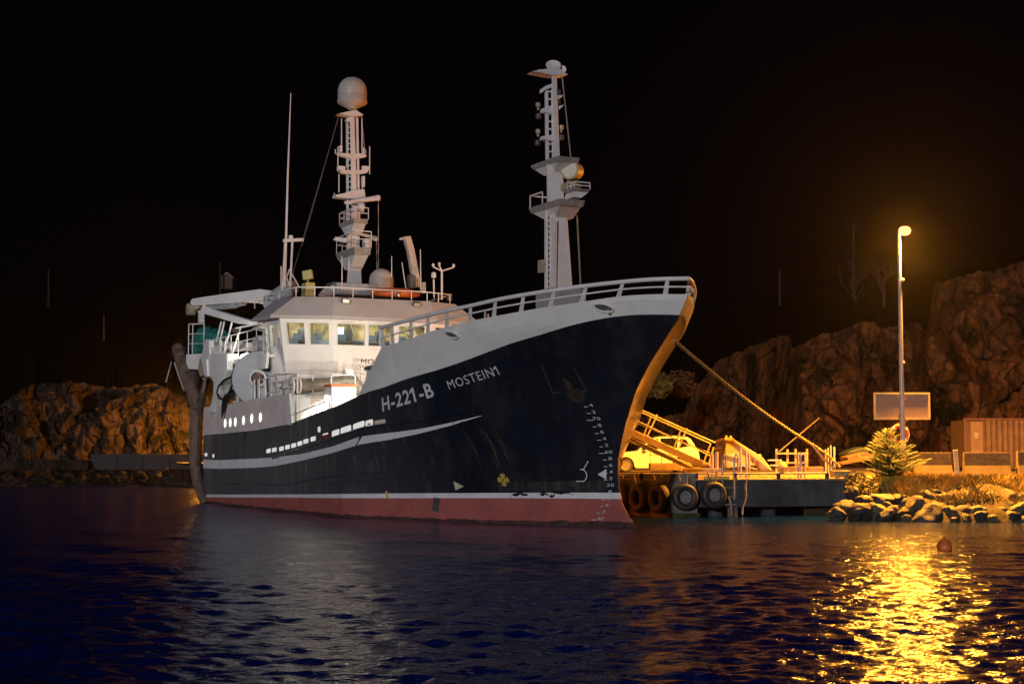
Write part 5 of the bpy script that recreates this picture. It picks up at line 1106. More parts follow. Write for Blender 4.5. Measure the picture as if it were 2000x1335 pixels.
def arch(cx, r_, n_=9): return [(cx + r_ * math.cos(a), .33 + r_ * math.sin(a)) for a in np.linspace(math.pi * 1.02, -.02 * math.pi, n_)]
wf, wr = cx_(1222), cx_(1222) + 2.52
prof = [(wf - .82, .28), (wf - .84, .62), (wf - .72, .82)] + [(wf - .30, .93), (wf + .45, 1.0), (wf + .62, 1.02), (wf + 1.6, 1.06), (wr + .2, 1.10), (wr + .78, 1.06), (wr + .84, .95), (wr + .88, .70), (wr + .90, .45), (wr + .84, .30)]
bot = [(wr + .40, .26)] + list(reversed(arch(wr, .40))) + [(wr - .46, .22), (wf + .46, .22)] + list(reversed(arch(wf, .40))) + [(wf - .46, .26)]
mb = MB(); sec(mb, prof + bot, .95, .12); body = mb.build("body", CPAINT, car, smooth=30, bevel=.02)
roofp = [(wf + .50, 1.0), (wf + 1.22, 1.58), (wf + 1.55, 1.66), (wf + 2.3, 1.69), (wr + .35, 1.64), (wr + .50, 1.56), (wr + .80, 1.06)]
mb = MB(); sec(mb, roofp, 1.0, .22); mb.build("roof", CPAINT, car, smooth=25, bevel=.03)
def side_glass(pts):
    mb = MB(); w_ = lambda z: Wd / 2 - (z - 1.0) * .22 - Wd / 2 - .006
    mb.add([(x, Wd / 2 - (Wd / 2 - max(0, z - 1.0) * .22) - .008, z) for x, z in pts], [tuple(range(len(pts)))]); return mb.build("side_window", CGL, car)
side_glass([(wf + .68, 1.06), (wf + 1.28, 1.53), (wf + 1.52, 1.58), (wf + 1.50, 1.09)]); side_glass([(wf + 1.6, 1.1), (wf + 1.62, 1.59), (wf + 2.45, 1.6), (wf + 2.38, 1.14)]); side_glass([(wf + 2.5, 1.15), (wf + 2.54, 1.6), (wr + .30, 1.52), (wr + .46, 1.24), (wr + .1, 1.16)])
mb = MB(); mb.add([(wf + .56, .16, 1.03), (wf + .56, Wd - .16, 1.03), (wf + 1.19, Wd - .26, 1.56), (wf + 1.19, .26, 1.56)], [(0, 1, 2, 3)]); mb.build("windscreen", CGL, car)
for cxw in (wf, wr):
    for yy in (.11, Wd - .11):
        rt = Matrix.Rotation(R(90), 3, 'X'); mb = MB(); mb.lathe([(.20, -.1), (.28, -.115), (.325, -.08), (.33, 0), (.325, .08), (.28, .115), (.20, .1)], (cxw, yy, .33), 30, rt); wh = mb.build("wheel", TRIM, car, smooth=50)
        if yy < 1:
            mb = MB(); mb.lathe([(.225, .105), (.215, .118), (.19, .112)], (cxw, yy, .33), 28, rt); mb.lathe([(.06, .10), (.05, .125)], (cxw, yy, .33), 14, rt)
            for k in range(5):
                a = 2 * math.pi * k / 5 + .3; mb.bar((cxw, yy - .112, .33), (cxw + .2 * math.cos(a), yy - .112, .33 + .2 * math.sin(a)), .075, .02, (0, 1, 0))
            mb.build("rim", SILVER, wh, smooth=40)
mb = MB(); mb.box((wr + .80, .14, .98), (.12, .2, .24)); mb.build("tail_light", M("amber_red_lens", (.5, .09, .02), .3, var=.1), car, bevel=.03)
mb = MB(); mb.box((wr + .74, Wd / 2, .42), (.36, Wd * .99, .28)); mb.build("bumper", TRIM, car, bevel=.06)
mb = MB(); mb.box((wf + .95, -.08, 1.06), (.16, .2, .13)); mb.build("mirror", CPAINT, car, bevel=.03)
mb = MB(); mb.box((wf + 1.3, Wd / 2 - .0, .25), (1.7, Wd * .985, .12)); mb.build("sill", TRIM, car)
for x in (wf + 1.38, wf + 2.3):
    mb = MB(); mb.box((x, -.005, .92), (.2, .04, .045)); mb.build("door_handle", CPAINT, car)
mb = MB()
for yy in (.3, Wd - .3): mb.tube([(wf + 1.35, yy, 1.66), (wf + 1.6, yy, 1.72), (wr + .2, yy, 1.72), (wr + .35, yy, 1.66)], .02, 6)
mb.build("roof_rail", TRIM, car)
# low tube barrier in front of the car and bits lying along the pier edge
fr = empty("tube_barrier", at(1300, 915, 66)); tag(fr, "low thin tube barrier standing in front of the pale car", "barrier"); lo = fr.location
for x in (1270, 1292, 1307, 1330):
    mb = MB(); mb.tube([at(x, 919, 66) - lo, at(x, 880, 66) - lo], .022, 6); mb.build("post", STEEL, fr)
for y in (888, 904):
    mb = MB(); mb.tube([at(1268, y, 66) - lo, at(1332, y, 66) - lo], .018, 6); mb.build("rail", STEEL, fr)
CRT = M("brown_crate", (.26, .18, .09), .8, var=.2)
pbox("wooden_crate", "low brown crate on the pier below the foot of the gangway", "crate", 1270, 905, 1331, 918, 64.5, .8, CRT)
pbox("concrete_block", "pale concrete block by the car's front wheel", "block", 1232, 919, 1268, 925, 60.0, .5, CONCT)
pbox("timber_baulk", "flat pale timber lying between gangway foot and pier ladder", "timber", 1336, 914, 1410, 921, 60.2, .5, M("pale_timber", (.46, .33, .15), .8, var=.2))
pbox("concrete_block", "wide pale concrete kerb block below the wooden rack", "block", 1530, 911, 1608, 920, 61.0, .6, CONCT)
pbox("plastic_pipe", "white plastic pipe length lying right of the wedge", "pipe", 1500, 897, 1527, 900, 61.8, .12, M("white_plastic", (.72, .66, .5), .4)); pbox("plastic_pipe", "second white pipe length on low blocks below the first", "pipe", 1504, 907, 1521, 910, 61.5, .12, M("white_plastic_low", (.7, .64, .48), .4))
# wooden rack
rk = empty("wooden_rack", at(1547, 919, 62.4)); tag(rk, "open pale timber rack of four uprights and two rails on the pier", "rack"); lo = rk.location; TIM = M("pale_rack_timber", (.55, .40, .18), .8, var=.2, scale=4)
for x, y0 in ((1516.5, 876), (1538, 877), (1554, 876), (1576, 876)):
    mb = MB(); mb.bar(at(x, 914, 62.4) - lo - Vector((0, 0, .25)), at(x, y0, 62.4) - lo, .08, .08); mb.build("upright", TIM, rk)
for y in (885, 903):
    mb = MB(); a, b_ = at(1515, y, 62.34) - lo, at(1577, y, 62.34) - lo; mb.bar(a, b_, .05, .07); mb.build("rail", TIM, rk)
mb = MB(); a = at(1522, 908, 62); mb.lathe([(.02, -.18), (.2, -.12), (.22, .02), (.14, .16), (.05, .2)], (0, 0, 0), 16); o = mb.build("buoy_float", M("cream_float", (.55, .33, .12), .5, var=.2), None, smooth=60, loc=at(1527, 910, 61.7)); tag(o, "round tan float lying on the pier left of the wooden rack", "float")
mb = MB(); a, b_ = at(1521, 882, 66), at(1600, 816, 70); mb.tube([a, b_], .028, 7); o = mb.build("leaning_pole", M("brown_pole", (.10, .08, .06), .7, var=.2), None); tag(o, "thin bare pole slanting up against the cliff behind the mooring rope", "pole")
# timber pile and green tarp by the rope end
mb = MB(); mb.prism([at(x, y, 64) for x, y in ((1636, 903), (1690, 893), (1690, 898), (1640, 907))], (0, 1.0, 0)); o = mb.build("plank", M("plank_brown", (.08, .045, .02), .8, var=.25), None); tag(o, "long dark plank propped low on the gravel left of the spruce", "plank")
mb = MB(); mb.prism([at(x, y, 65.5) for x, y in ((1646, 892), (1668, 886), (1686, 882), (1700, 890), (1700, 898), (1650, 900))], (0, 1.4, 0)); o = mb.build("board_pile", M("pinkish_boards", (.075, .038, .02), .8, var=.25, scale=3), None, bevel=.04); tag(o, "flat pile of pinkish boards on the gravel behind the plank", "boards")
mb = MB(); mb.prism([at(x, y, 70) for x, y in ((1640, 888), (1655, 878), (1675, 872), (1690, 874), (1694, 888))], (0, 1.4, 0)); o = mb.build("green_tarpaulin", M("green_tarp", (.002, .012, .004), .7, var=.2), None, bevel=.15); tag(o, "dark green tarpaulin heap beyond the boards at the cliff foot", "tarpaulin")
# mooring rope
ROPE = M("yellow_rope", (.55, .38, .13), .8, var=.25, scale=9, bump=.01)
def twist_rope(mb, P_, r_, n_=110):
    P_ = [Vector(p) for p in P_]; cum = [0]
    for a, b_ in zip(P_[:-1], P_[1:]): cum.append(cum[-1] + (b_ - a).length)
    def ev_(d_):
        for i in range(len(P_) - 1):
            if d_ <= cum[i + 1] + 1e-6: return P_[i].lerp(P_[i + 1], (d_ - cum[i]) / (cum[i + 1] - cum[i]))
        return P_[-1]
    ln = cum[-1]; N = int(ln / .05); d0 = (P_[-1] - P_[0]).normalized(); x_ = d0.cross(Vector((0, 0, 1))).normalized(); y_ = x_.cross(d0)
    for k in range(3):
        mb.tube([ev_(ln * i / N) + (x_ * math.cos(i * .30 + k * 2.094) + y_ * math.sin(i * .30 + k * 2.094)) * r_ * .5 for i in range(N + 1)], r_ * .55, 5)
hl = ship_world(34.0, -.36, 5.62); e0 = at(1588, 869, 59.8); e1 = at(1636, 914, 60.0)
mb = MB(); P_ = [hl.lerp(e0, f) + Vector((0, 0, -.16 * math.sin(math.pi * f))) for f in np.linspace(0, 1, 26)]
twist_rope(mb, P_, .058); twist_rope(mb, [e0, e0.lerp(e1, .5) + Vector((.06, 0, .09)), e1 + Vector((.08, 0, .05))], .055); twist_rope(mb, [e0, e0.lerp(e1, .5) + Vector((-.07, 0, -.07)), e1 + Vector((-.12, 0, -.02))], .055)
o = mb.build("mooring_rope", ROPE, None, smooth=80); tag(o, "thick twisted yellow mooring rope stretched from the bow down to the pier edge", "rope")
mb = MB(); mb.lathe([(.09, 0), (.09, .28), (.14, .3), (.14, .34)], (0, 0, 0), 14); o = mb.build("bollard", DGREY, None, smooth=40, loc=(e1.x, e1.y, ZQ)); tag(o, "short dark bollard holding the eye of the yellow mooring rope", "bollard")

# ================================================================== BANK WITH ROCKS, GRASS AND SPRUCE
BANK = M("bank_soil", (.055, .037, .015), .95, var=.35, scale=2.5, bump=.06, bscale=6)
bx_ = np.linspace(11.0, 40, 130); by_ = np.linspace(51.0, 60.6, 60); XB, YB = np.meshgrid(bx_, by_)
def bank_z(x, y):
    y = y + .35 * math.sin(x * .9) + .2 * math.sin(x * 2.3 + 1)
    z = float(np.interp(y, [51, 52.6, 53.3, 54.6, 55.6, 56.6, 58.5, 60.6], [-1.2, -.35, .25, .78, 1.12, 1.30, 1.34, 1.33]))
    return z + .10 * fbm(Vector((x * .8, y * .8, 2)), 4)
ZB = np.array([[bank_z(x, y) - (2.2 * max(0, min(1, (13.6 - x) / .8)) if y < 59.2 else .25) for x in bx_] for y in by_])
struct(grid_obj("bank_ground", XB, YB, ZB, BANK))
ROCKM = [M("shore_boulder_grey", (.040, .041, .042), .7, var=.3, scale=1.6, bump=.03, bscale=8), M("shore_boulder_tan", (.095, .072, .04), .7, var=.28, scale=1.8, bump=.03, bscale=9), M("shore_boulder_dark", (.018, .018, .019), .65, var=.3, scale=1.5, bump=.03, bscale=8)]
rmesh = []
for k in range(7):
    bm = bmesh.new(); bmesh.ops.create_icosphere(bm, subdivisions=4, radius=1)
    pl = [Vector((random.uniform(-1, 1), random.uniform(-1, 1), random.uniform(-.6, 1))).normalized() for _ in range(11)]; dd = [random.uniform(.55, .85) for _ in pl]
    for v in bm.verts:
        c = v.co.copy()
        for p, d_ in zip(pl, dd):
            ov = c.dot(p) - d_
            if ov > 0: c -= p * ov * .92
        c *= 1 + .10 * noise.fractal(c * 2.2 + Vector((k * 7, 0, 0)), 1, 2, 4)
        v.co = c
    me = bpy.data.meshes.new("boulder"); bm.to_mesh(me); bm.free(); me.polygons.foreach_set("use_smooth", [True] * len(me.polygons)); me.set_sharp_from_angle(angle=R(32)); rmesh.append(me)
rocks = [(1640, 1004, 16, 0), (1622, 1003, 9, 1), (1657, 988, 20, 1), (1638, 989, 9, 1), (1680, 1000, 24, 0), (1672, 1008, 14, 2), (1712, 998, 22, 1), (1726, 1007, 18, 0), (1745, 994, 15, 1), (1760, 1002, 16, 2), (1790, 988, 24, 1), (1778, 981, 15, 1), (1815, 1004, 33, 0), (1857, 1002, 19, 1), (1838, 992, 18, 2), (1880, 996, 22, 0), (1900, 1000, 20, 1), (1916, 1008, 16, 2), (1925, 996, 18, 0), (1944, 1012, 19, 1), (1958, 1000, 17, 1), (1975, 1008, 20, 2), (1990, 996, 22, 1), (2000, 1012, 20, 0),
         (1690, 978, 17, 2), (1722, 974, 21, 0), (1755, 972, 20, 2), (1810, 972, 19, 0), (1845, 975, 22, 2), (1875, 976, 19, 2), (1905, 974, 22, 0), (1940, 978, 20, 2), (1970, 976, 22, 1), (1996, 972, 20, 0), (1668, 963, 14, 2), (1700, 992, 12, 1), (1735, 985, 11, 1), (1806, 991, 10, 2), (1888, 1012, 10, 1), (2020, 1005, 24, 0), (2030, 980, 22, 2), (1770, 1012, 9, 1), (1862, 1014, 8, 1), (1966, 989, 13, 0), (1830, 963, 14, 2), (1930, 962, 14, 0)]
lb3 = ["grey boulder on the shore below the grassy bank", "tan angular boulder catching the lamp light at the water's edge", "dark wet boulder wedged among the shore rocks"]
for i, (x, y, r_, c_) in enumerate(rocks):
    Yr = float(np.interp(y, [960, 985, 1000, 1014], [55.2, 53.9, 53.3, 52.8])); p = at(x, y, Yr); s_ = r_ / FPX * Yr
    me = rmesh[i % 7]
    if len(me.materials) == 0: me.materials.append(ROCKM[0])
    o = bpy.data.objects.new("shore_boulder", me); col.objects.link(o); o.material_slots[0].link = 'OBJECT'; o.material_slots[0].material = ROCKM[c_]
    o.location = p + Vector((0, .25 * s_, -.15 * s_)); o.scale = (s_ * random.uniform(1.1, 1.45), s_ * random.uniform(1.0, 1.4), s_ * random.uniform(.8, 1.1)); o.rotation_euler = (random.uniform(-.4, .4), random.uniform(-.5, .5), random.uniform(0, 6.28))
    tag(o, "largest smooth grey boulder of the shore, half in the water" if (x, r_) == (1815, 33) else lb3[c_], "rock", "boulders along the shore" if r_ != 33 else None)
# grass
vs, fs = [], []
def blade(p, h, lean, w_):
    a = random.uniform(0, 6.28); d_ = Vector((math.cos(a), math.sin(a), 0)); s_ = Vector((-d_.y, d_.x, 0)) * w_; k = len(vs)
    vs.extend([p - s_, p + s_, p + d_ * lean * .35 + Vector((0, 0, h * .6)) + s_ * .6, p + d_ * lean + Vector((0, 0, h))]); fs.append((k, k + 1, k + 2, k + 3))
for k in range(26000):
    x = random.uniform(11.2, 22); y = random.uniform(53.9, 58.7)
    dens = noise.noise(Vector((x * .8, y * 1.2, 4)))
    if dens < -.25 + (.35 if y < 55.2 else 0): continue
    if x < 13.0 and y > 56.4: continue
    if x < 12.2: continue
    z = bank_z(x, y) - 2.2 * max(0, min(1, (13.6 - x) / .8)) * (y < 59.2)
    if z < .2: continue
    blade(Vector((x, y, z - .03)), random.uniform(.10, .34) * (1.2 if y < 56 else .8), random.uniform(.05, .32), random.uniform(.008, .02))
me = bpy.data.meshes.new("grass"); me.from_pydata([tuple(v) for v in vs], [], fs); me.materials.append(M("dry_grass", (.36, .235, .02), .8, var=.35, scale=1.2)); g = bpy.data.objects.new("grass", me); col.objects.link(g)
tag(g, "dry tufted grass covering the top of the rocky bank", "grass", kind="stuff")
def leafy(name, c, rx, ry, rz_, n_, size, m_, seed, shape=None):
    rr = random.Random(seed); vs, fs = [], []
    for _ in range(n_):
        v = Vector((rr.gauss(0, 1), rr.gauss(0, 1), rr.gauss(0, 1))).normalized() * rr.random() ** .4
        if noise.noise(v * 2.3 + Vector((seed, 0, 0))) < -.12: continue
        p = Vector((v.x * rx, v.y * ry, v.z * rz_)); a = Vector((rr.gauss(0, 1), rr.gauss(0, 1), rr.gauss(0, 1))).normalized(); b_ = a.orthogonal().normalized(); s_ = size * rr.uniform(.5, 1.3); k = len(vs)
        vs += [p - a * s_, p + b_ * s_ * .45, p + a * s_, p - b_ * s_ * .45]; fs.append((k, k + 1, k + 2, k + 3))
    mb = MB(); mb.add(vs, fs); return mb
BUSH = M("olive_leaves", (.10, .085, .02), .7, var=.4, scale=3); BUSHD = M("dark_leaves", (.035, .03, .012), .8, var=.4, scale=3)
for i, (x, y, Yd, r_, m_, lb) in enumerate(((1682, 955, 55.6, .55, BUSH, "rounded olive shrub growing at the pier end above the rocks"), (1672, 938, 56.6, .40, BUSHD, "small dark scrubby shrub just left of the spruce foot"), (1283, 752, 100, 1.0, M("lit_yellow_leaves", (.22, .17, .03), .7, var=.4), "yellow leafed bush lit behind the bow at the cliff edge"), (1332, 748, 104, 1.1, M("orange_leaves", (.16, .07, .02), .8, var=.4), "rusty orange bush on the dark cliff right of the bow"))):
    c = at(x, y, Yd); sh = empty("shrub", (c.x, c.y, c.z - r_ * .8)); tag(sh, lb, "shrub")
    mb = leafy("foliage", None, r_ * 1.1, r_, r_ * .85, 1500, .075 if Yd < 60 else .14, m_, i + 3); o = mb.build("foliage", m_, sh); o.location = (0, 0, r_ * .8)
    mb = MB()
    for k in range(5): mb.tube([(0, 0, -.1), (r_ * .4 * math.cos(k * 1.3), r_ * .4 * math.sin(k * 1.3), r_), ], [.02, .008], 5)
    mb.build("stem", RUST, sh)
# spruce
tb = at(1740, 938, 57.0); sp_ = empty("spruce_tree", (tb.x, tb.y, tb.z - .15)); sp_.scale = (1.15, 1.15, 1.0); tag(sp_, "small bushy young spruce lit yellow at the foot of the street lamp", "spruce")
mb = MB(); mb.tube([(0, 0, 0), (-.06, 0, .9), (-.12, 0, 1.95)], [.06, .045, .012], 8); mb.build("trunk", M("spruce_bark", (.10, .065, .04), .9), sp_)
rr = random.Random(11); vs, fs = [], []
def needle_twig(p, d_, ln):
    n_ = int(ln / .0125); side = d_.cross(Vector((0, 0, 1))).normalized(); up_ = side.cross(d_)
    for i in range(n_):
        q = p + d_ * ln * i / n_
        for sg in (-1, 1):
            dd_ = (d_ * .7 + side * sg * rr.uniform(.4, 1) + up_ * rr.uniform(-.2, .55)).normalized() * rr.uniform(.035, .07); w_ = dd_.orthogonal().normalized() * .006; k = len(vs)
            vs.extend([q - w_, q + w_, q + dd_]); fs.append((k, k + 1, k + 2))
bv = MB()
for lev in range(13):
    f = lev / 12; z = .28 + 1.55 * f; ln0 = (1.12 - .85 * f ** .9)
    for k in range(7 if lev < 9 else 5):
        a = k * 2 * math.pi / 7 + lev * .9 + rr.uniform(-.3, .3); ln = ln0 * rr.uniform(.65, 1.1) * (1.12 if math.cos(a) > .3 and f < .6 else 1)
        o_ = Vector((-.12 * f, 0, z)); d_ = Vector((math.cos(a), math.sin(a), .25 + .35 * f + rr.uniform(-.1, .15))).normalized(); tip = o_ + d_ * ln + Vector((0, 0, .10 * ln))
        bv.tube([o_, o_.lerp(tip, .5), tip], [.016, .011, .004], 4)
        n_ = int(ln / .085)
        for i in range(1, n_ + 1):
            p = o_.lerp(tip, i / n_); fr_ = 1 - i / (n_ + 1)
            for sg in (-1, 1):
                sd = d_.cross(Vector((0, 0, 1))).normalized() * sg; needle_twig(p, (d_ * .75 + sd * .8 + Vector((0, 0, rr.uniform(-.12, .2)))).normalized(), .10 + .26 * fr_ * ln)
        needle_twig(o_.lerp(tip, .3), (tip - o_).normalized(), (tip - o_).length * .78)
needle_twig(Vector((-.12, 0, 1.5)), Vector((0.02, 0.01, 1)), .5)
bv.build("branch", M("spruce_twig", (.09, .06, .03), .9), sp_)
mb = MB(); mb.v, mb.f, mb.m = vs, fs, [0] * len(fs); o = mb.build("crown", M("spruce_needles", (.060, .098, .010), .6, var=.3, scale=4), sp_)
# concrete barriers
def jersey(x0, x1, y0, y1, Yd, lb, m_):
    a, b_ = at(x0, y1, Yd), at(x1, y0, Yd); w_ = b_.x - a.x; h = b_.z - a.z; mb = MB()
    pr = [(-.30, 0), (-.30, h * .12), (-.14, h * .5), (-.09, h), (.09, h), (.14, h * .5), (.30, h * .12), (.30, 0)]
    mb.prism([Vector((w_ / 2, y, z)) for y, z in pr], (w_, 0, 0)); o = mb.build("concrete_barrier", m_, None, bevel=.015, loc=(a.x, Yd + .3, a.z)); return tag(o, lb, "barrier", "concrete road barriers")
JM = M("barrier_concrete", (.085, .062, .03), .85, var=.2, scale=2, bump=.008)
jersey(1786, 1861, 883, 933, 59.6, "concrete barrier between the spruce and the leaning yellow plank", JM); jersey(1887, 1976, 883, 934, 59.5, "long concrete barrier right of the leaning plank before the container", JM); jersey(1992, 2075, 881, 935, 59.4, "concrete barrier cut by the right edge of the photo", JM)
mb = MB(); a, b_ = at(1871, 935, 59.2), at(1866, 878, 59.2); mb.bar(a, b_, .17, .06, (0, 1, 0)); o = mb.build("marker_plank", M("pale_yellow_plank", (.62, .50, .26), .7, var=.12), None, bevel=.01); tag(o, "pale yellow plank leaning upright between two concrete barriers", "plank")
# container
YK = 78.0; a = at(1884, 916, YK); ct = empty("storage_container", a); tag(ct, "brown corrugated storage container at the foot of the cliff", "container"); b_ = at(1884, 816, YK); hC = b_.z - a.z; LC = 6.1
RIB = M("corrugated_brown_steel", (.11, .062, .022), .6, var=.2, scale=2, streak=((.06, .03, .015), .6, 2, .3, .55)); FRM = M("container_frame_red", (.10, .035, .018), .6, var=.2)
mb = MB(); zz = .15; pts = []; x = 1.05
while x < LC - .1: pts += [(x, 0), (x + .07, .05), (x + .16, .05), (x + .23, 0)]; x += .28
vs = [(p, q, .12) for p, q in pts] + [(p, q, hC - .1) for p, q in pts]; n_ = len(pts); mb.add(vs, [(i, i + 1, n_ + i + 1, n_ + i) for i in range(n_ - 1)]); mb.build("corrugated_side", RIB, ct)
mb = MB(); mb.box((LC / 2, 1.28, hC / 2), (LC - .1, 2.3, hC - .2)); mb.build("body", RIB, ct)
mb = MB(); mb.box((.66, .08, hC / 2 - .02), (.62, .1, hC - .3)); dr = mb.build("door", M("tan_container_door", (.17, .105, .05), .6, var=.12), ct)
mb = MB(); mb.box((.62, .02, hC * .66), (.2, .02, .3)); mb.build("door_placard", M("grey_placard", (.26, .22, .17), .6), dr)
mb = MB()
for k in range(3): mb.box((.12 + .09 * k, .06, hC / 2), (.045, .06, hC - .25))
mb.build("corrugated_side", RIB, ct)
mb = MB(); mb.box((LC / 2, .06, hC - .05), (LC, .16, .1)); mb.box((LC / 2, .06, .06), (LC, .16, .12)); mb.box((.04, .06, hC / 2), (.08, .16, hC - .2)); mb.build("frame", FRM, ct)
# street lamp
YL = 60.2; base = at(1764, 906, YL); topz = at(1752, 452, YL).z; zl = base.z - .3; lamp = empty("street_lamp", (base.x, YL, zl)); tag(lamp, "tall slim grey street lamp with glowing orange sodium light", "street lamp")
H_ = topz - zl; mb = MB(); mb.tube([(0, 0, 0), (-.0, 0, H_ * .5), (0, 0, H_)], [.105, .085, .06], 12); mb.build("pole", M("lamp_pole_grey", (.34, .32, .32), .45, metal=.3, var=.06), lamp, smooth=50)
mb = MB(); mb.box((.20, .05, H_ + .16), (.36, .16, .06), Matrix.Rotation(R(-8), 3, 'Y')); hd = mb.build("lamp_head", DGREY, lamp, bevel=.03)
SOD = bpy.data.materials.new("sodium_lens"); SOD.use_nodes = True; b = SOD.node_tree.nodes["Principled BSDF"]; b.inputs["Base Color"].default_value = (0, 0, 0, 1); b.inputs["Specular IOR Level"].default_value = 0; b.inputs["Emission Color"].default_value = (1, .46, .13, 1); b.inputs["Emission Strength"].default_value = 3.2
mb = MB(); mb.lathe([(.02, -.18), (.11, -.16), (.18, -.10), (.215, 0), (.18, .11), (.11, .165), (.02, .18)], (.22, -.02, H_ + .02), 20); ob = mb.build("lens", SOD, hd, smooth=70); ob.scale = (1.15, 1, 1); ob.location.x = -.03
for zc, r_ in ((at(1755, 547, YL).z - zl, .07), (at(1760, 708, YL).z - zl, .04)):
    mb = MB(); mb.lathe([(.02, -r_), (r_, -r_ * .4), (r_, r_ * .4), (.02, r_)], (.09, -.06, zc), 12); mb.build("pole_fitting", SILVER, lamp, smooth=60)
def sodium(name, parent, loc, power, size=.22):
    ld = bpy.data.lights.new(name, 'POINT'); ld.energy = power; ld.color = (1.0, .36, .03); ld.shadow_soft_size = size; o = bpy.data.objects.new(name, ld); o.location = loc; col.objects.link(o); o.parent = parent; return o
ld = bpy.data.lights.new("sodium_beam", 'SPOT'); ld.energy = 78000; ld.color = (1.0, .36, .03); ld.shadow_soft_size = .22; ld.spot_size = R(160); ld.spot_blend = .7
o = bpy.data.objects.new("sodium_beam", ld); o.location = (.30, 0, H_ - .40); o.rotation_euler = Vector((0, .20, -1)).to_track_quat("-Z", "Y").to_euler(); col.objects.link(o); o.parent = lamp
sodium("sodium_light", lamp, (.30, 0, H_ - .40), 9500)
LO = at(412, 808, 128.6); l2 = empty("street_lamp", (LO.x, LO.y, 1.2)); tag(l2, "sodium street lamp on the far shore hidden behind the boat's stern", "street lamp")
mb = MB(); mb.tube([(0, 0, -1.5), (0, 0, LO.z - 1.2)], [.1, .06], 10); mb.build("pole", GREYM, l2, smooth=50)
mb = MB(); mb.box((.3, 0, LO.z - 1.12), (.75, .26, .14)); h2 = mb.build("lamp_head", GREYM, l2, bevel=.04)
mb = MB(); mb.lathe([(.02, -.1), (.12, -.08), (.16, 0)], (.3, 0, LO.z - 1.18), 16); mb.build("lens", SOD, h2, smooth=60)
sodium("sodium_light", l2, (.3, 0, LO.z - 1.5), 15000)
# sign board on the lamp pole
YS = YL + .35; a, b_ = at(1707, 819, YS), at(1816, 766, YS); sg = empty("sign_board", ((a.x + b_.x) / 2, YS, a.z)); tag(sg, "blank grey sign board with pale frame fixed behind the lamp pole", "sign"); w_, h_ = b_.x - a.x, b_.z - a.z
mb = MB(); mb.box((0, .02, h_ / 2), (w_ - .1, .03, h_ - .1)); mb.build("panel", M("sign_back_grey", (.24, .165, .11), .5, var=.06), sg)
mb = MB(); mb.box((0, 0, .035), (w_, .07, .07)); mb.box((0, 0, h_ - .035), (w_, .07, .07)); mb.box((-w_ / 2 + .035, 0, h_ / 2), (.07, .07, h_ - .15)); mb.box((w_ / 2 - .035, 0, h_ / 2), (.07, .07, h_ - .15)); mb.build("frame", M("sign_frame_yellowish", (.36, .30, .14), .5), sg)
mb = MB()
for z in (.3, .75): mb.box((.0, -.16, h_ * z), (.22, .26, .06))
mb.build("clamp", GREYM, sg)
# lifebuoy
c = at(1759, 847, YL - .02); lb = empty("lifebuoy", (c.x, YL + .16, c.z)); tag(lb, "orange lifebuoy with white bands hanging on the lamp pole", "lifebuoy"); rt = Matrix.Rotation(R(90), 3, 'X')
mb = MB(); mb.tube([(.30 * math.cos(a), 0, .30 * math.sin(a)) for a in np.linspace(0, 2 * math.pi, 36, endpoint=False)], .085, 12, close=True); mb.build("ring", ORANGE, lb, smooth=80)
for k in range(4):
    a0 = math.pi / 4 + k * math.pi / 2; mb = MB(); mb.tube([(.30 * math.cos(a0 + d_), 0, .30 * math.sin(a0 + d_)) for d_ in (-.2, -.1, 0, .1, .2)], .089, 12); mb.build("reflective_band", M("white_band", (.75, .74, .7), .4), lb, smooth=80)
mb = MB(); mb.tube([(.36 * math.cos(a), -.05 + .03 * math.sin(4 * a), .40 * math.sin(a)) for a in np.linspace(-1.2, 4.3, 26)], .014, 5); mb.tube([(.2, -.05, .35), (.28, -.04, .55), (.1, 0, .62), (.2, -.03, .4)], .02, 5); mb.build("grab_line", ROPE, lb)
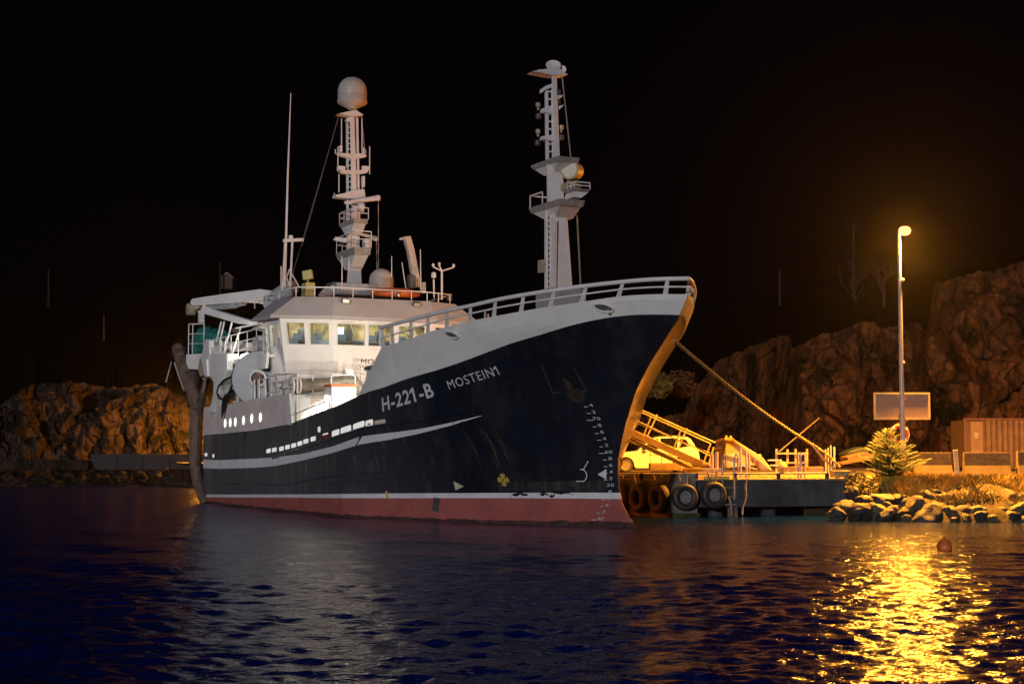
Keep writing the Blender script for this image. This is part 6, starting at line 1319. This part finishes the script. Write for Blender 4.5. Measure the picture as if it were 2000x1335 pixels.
# mooring buoy
c = on_level(1845, 1075, .0); mb = MB(); mb.lathe([(.02, -.14), (.1, -.12), (.16, -.02), (.165, .06), (.13, .17), (.05, .23), (.035, .24), (.035, .28), (.02, .29)], (0, 0, .04), 24); o = mb.build("mooring_buoy", M("orange_buoy_plastic", (.80, .17, .03), .4, var=.1), None, smooth=60, loc=c); tag(o, "small round orange buoy floating on the lamp lit water", "buoy")
# distant bare trees on the hill to the right
def bare_tree(x, y, Yd, h, lb, seed):
    rr = random.Random(seed); p = at(x, y, Yd); tr = empty("bare_tree", p); tag(tr, lb, "tree", "bare trees on the dark hill"); tm = MB(); cm = MB()
    tm.tube([(0, 0, -.5), (.1, 0, h * .35), (0, 0, h * .6)], [.14, .1, .06], 7)
    def br(o_, d_, ln, r_, dep):
        e_ = o_ + d_ * ln; cm.tube([o_, o_.lerp(e_, .5) + Vector((rr.uniform(-.1, .1), 0, .08)), e_], [r_, r_ * .7, r_ * .4], 4)
        if dep:
            for _ in range(3 if dep > 1 else 4): br(o_.lerp(e_, rr.uniform(.4, 1)), (d_ + Vector((rr.uniform(-.8, .8), rr.uniform(-.8, .8), rr.uniform(-.2, .6)))).normalized(), ln * rr.uniform(.45, .7), r_ * .5, dep - 1)
    for k in range(7): br(Vector((0, 0, h * rr.uniform(.3, .6))), Vector((rr.uniform(-1, 1), rr.uniform(-1, 1), rr.uniform(.4, 1.3))).normalized(), h * rr.uniform(.25, .42), .05, 3)
    BK = M("dark_bark", (.022, .016, .012), .9); tm.build("trunk", BK, tr); cm.build("crown", BK, tr)
bare_tree(1668, 625, 118, 4.5, "bare pale branched tree beside the tall pole on the right hill", 1); bare_tree(1725, 610, 112, 3.8, "bare tree on the hill just left of the lamp pole", 3)

# thin volume added round everything to give the lamp its lens halo
hz = MB(); hz.box((0, 75, 18.5), (420, 260, 44)); HZ = bpy.data.materials.new("lamp_halo_haze"); HZ.use_nodes = True; n, l = HZ.node_tree.nodes, HZ.node_tree.links; n.remove(n["Principled BSDF"])
v = n.new("ShaderNodeVolumePrincipled"); v.inputs["Color"].default_value = (.9, .9, .9, 1); v.inputs["Density"].default_value = .00008; v.inputs["Anisotropy"].default_value = .86; l.new(v.outputs[0], n["Material Output"].inputs["Volume"])
o = hz.build("haze", HZ); tag(o, "thin added haze that makes the glow round the lamp", "haze", kind="stuff")
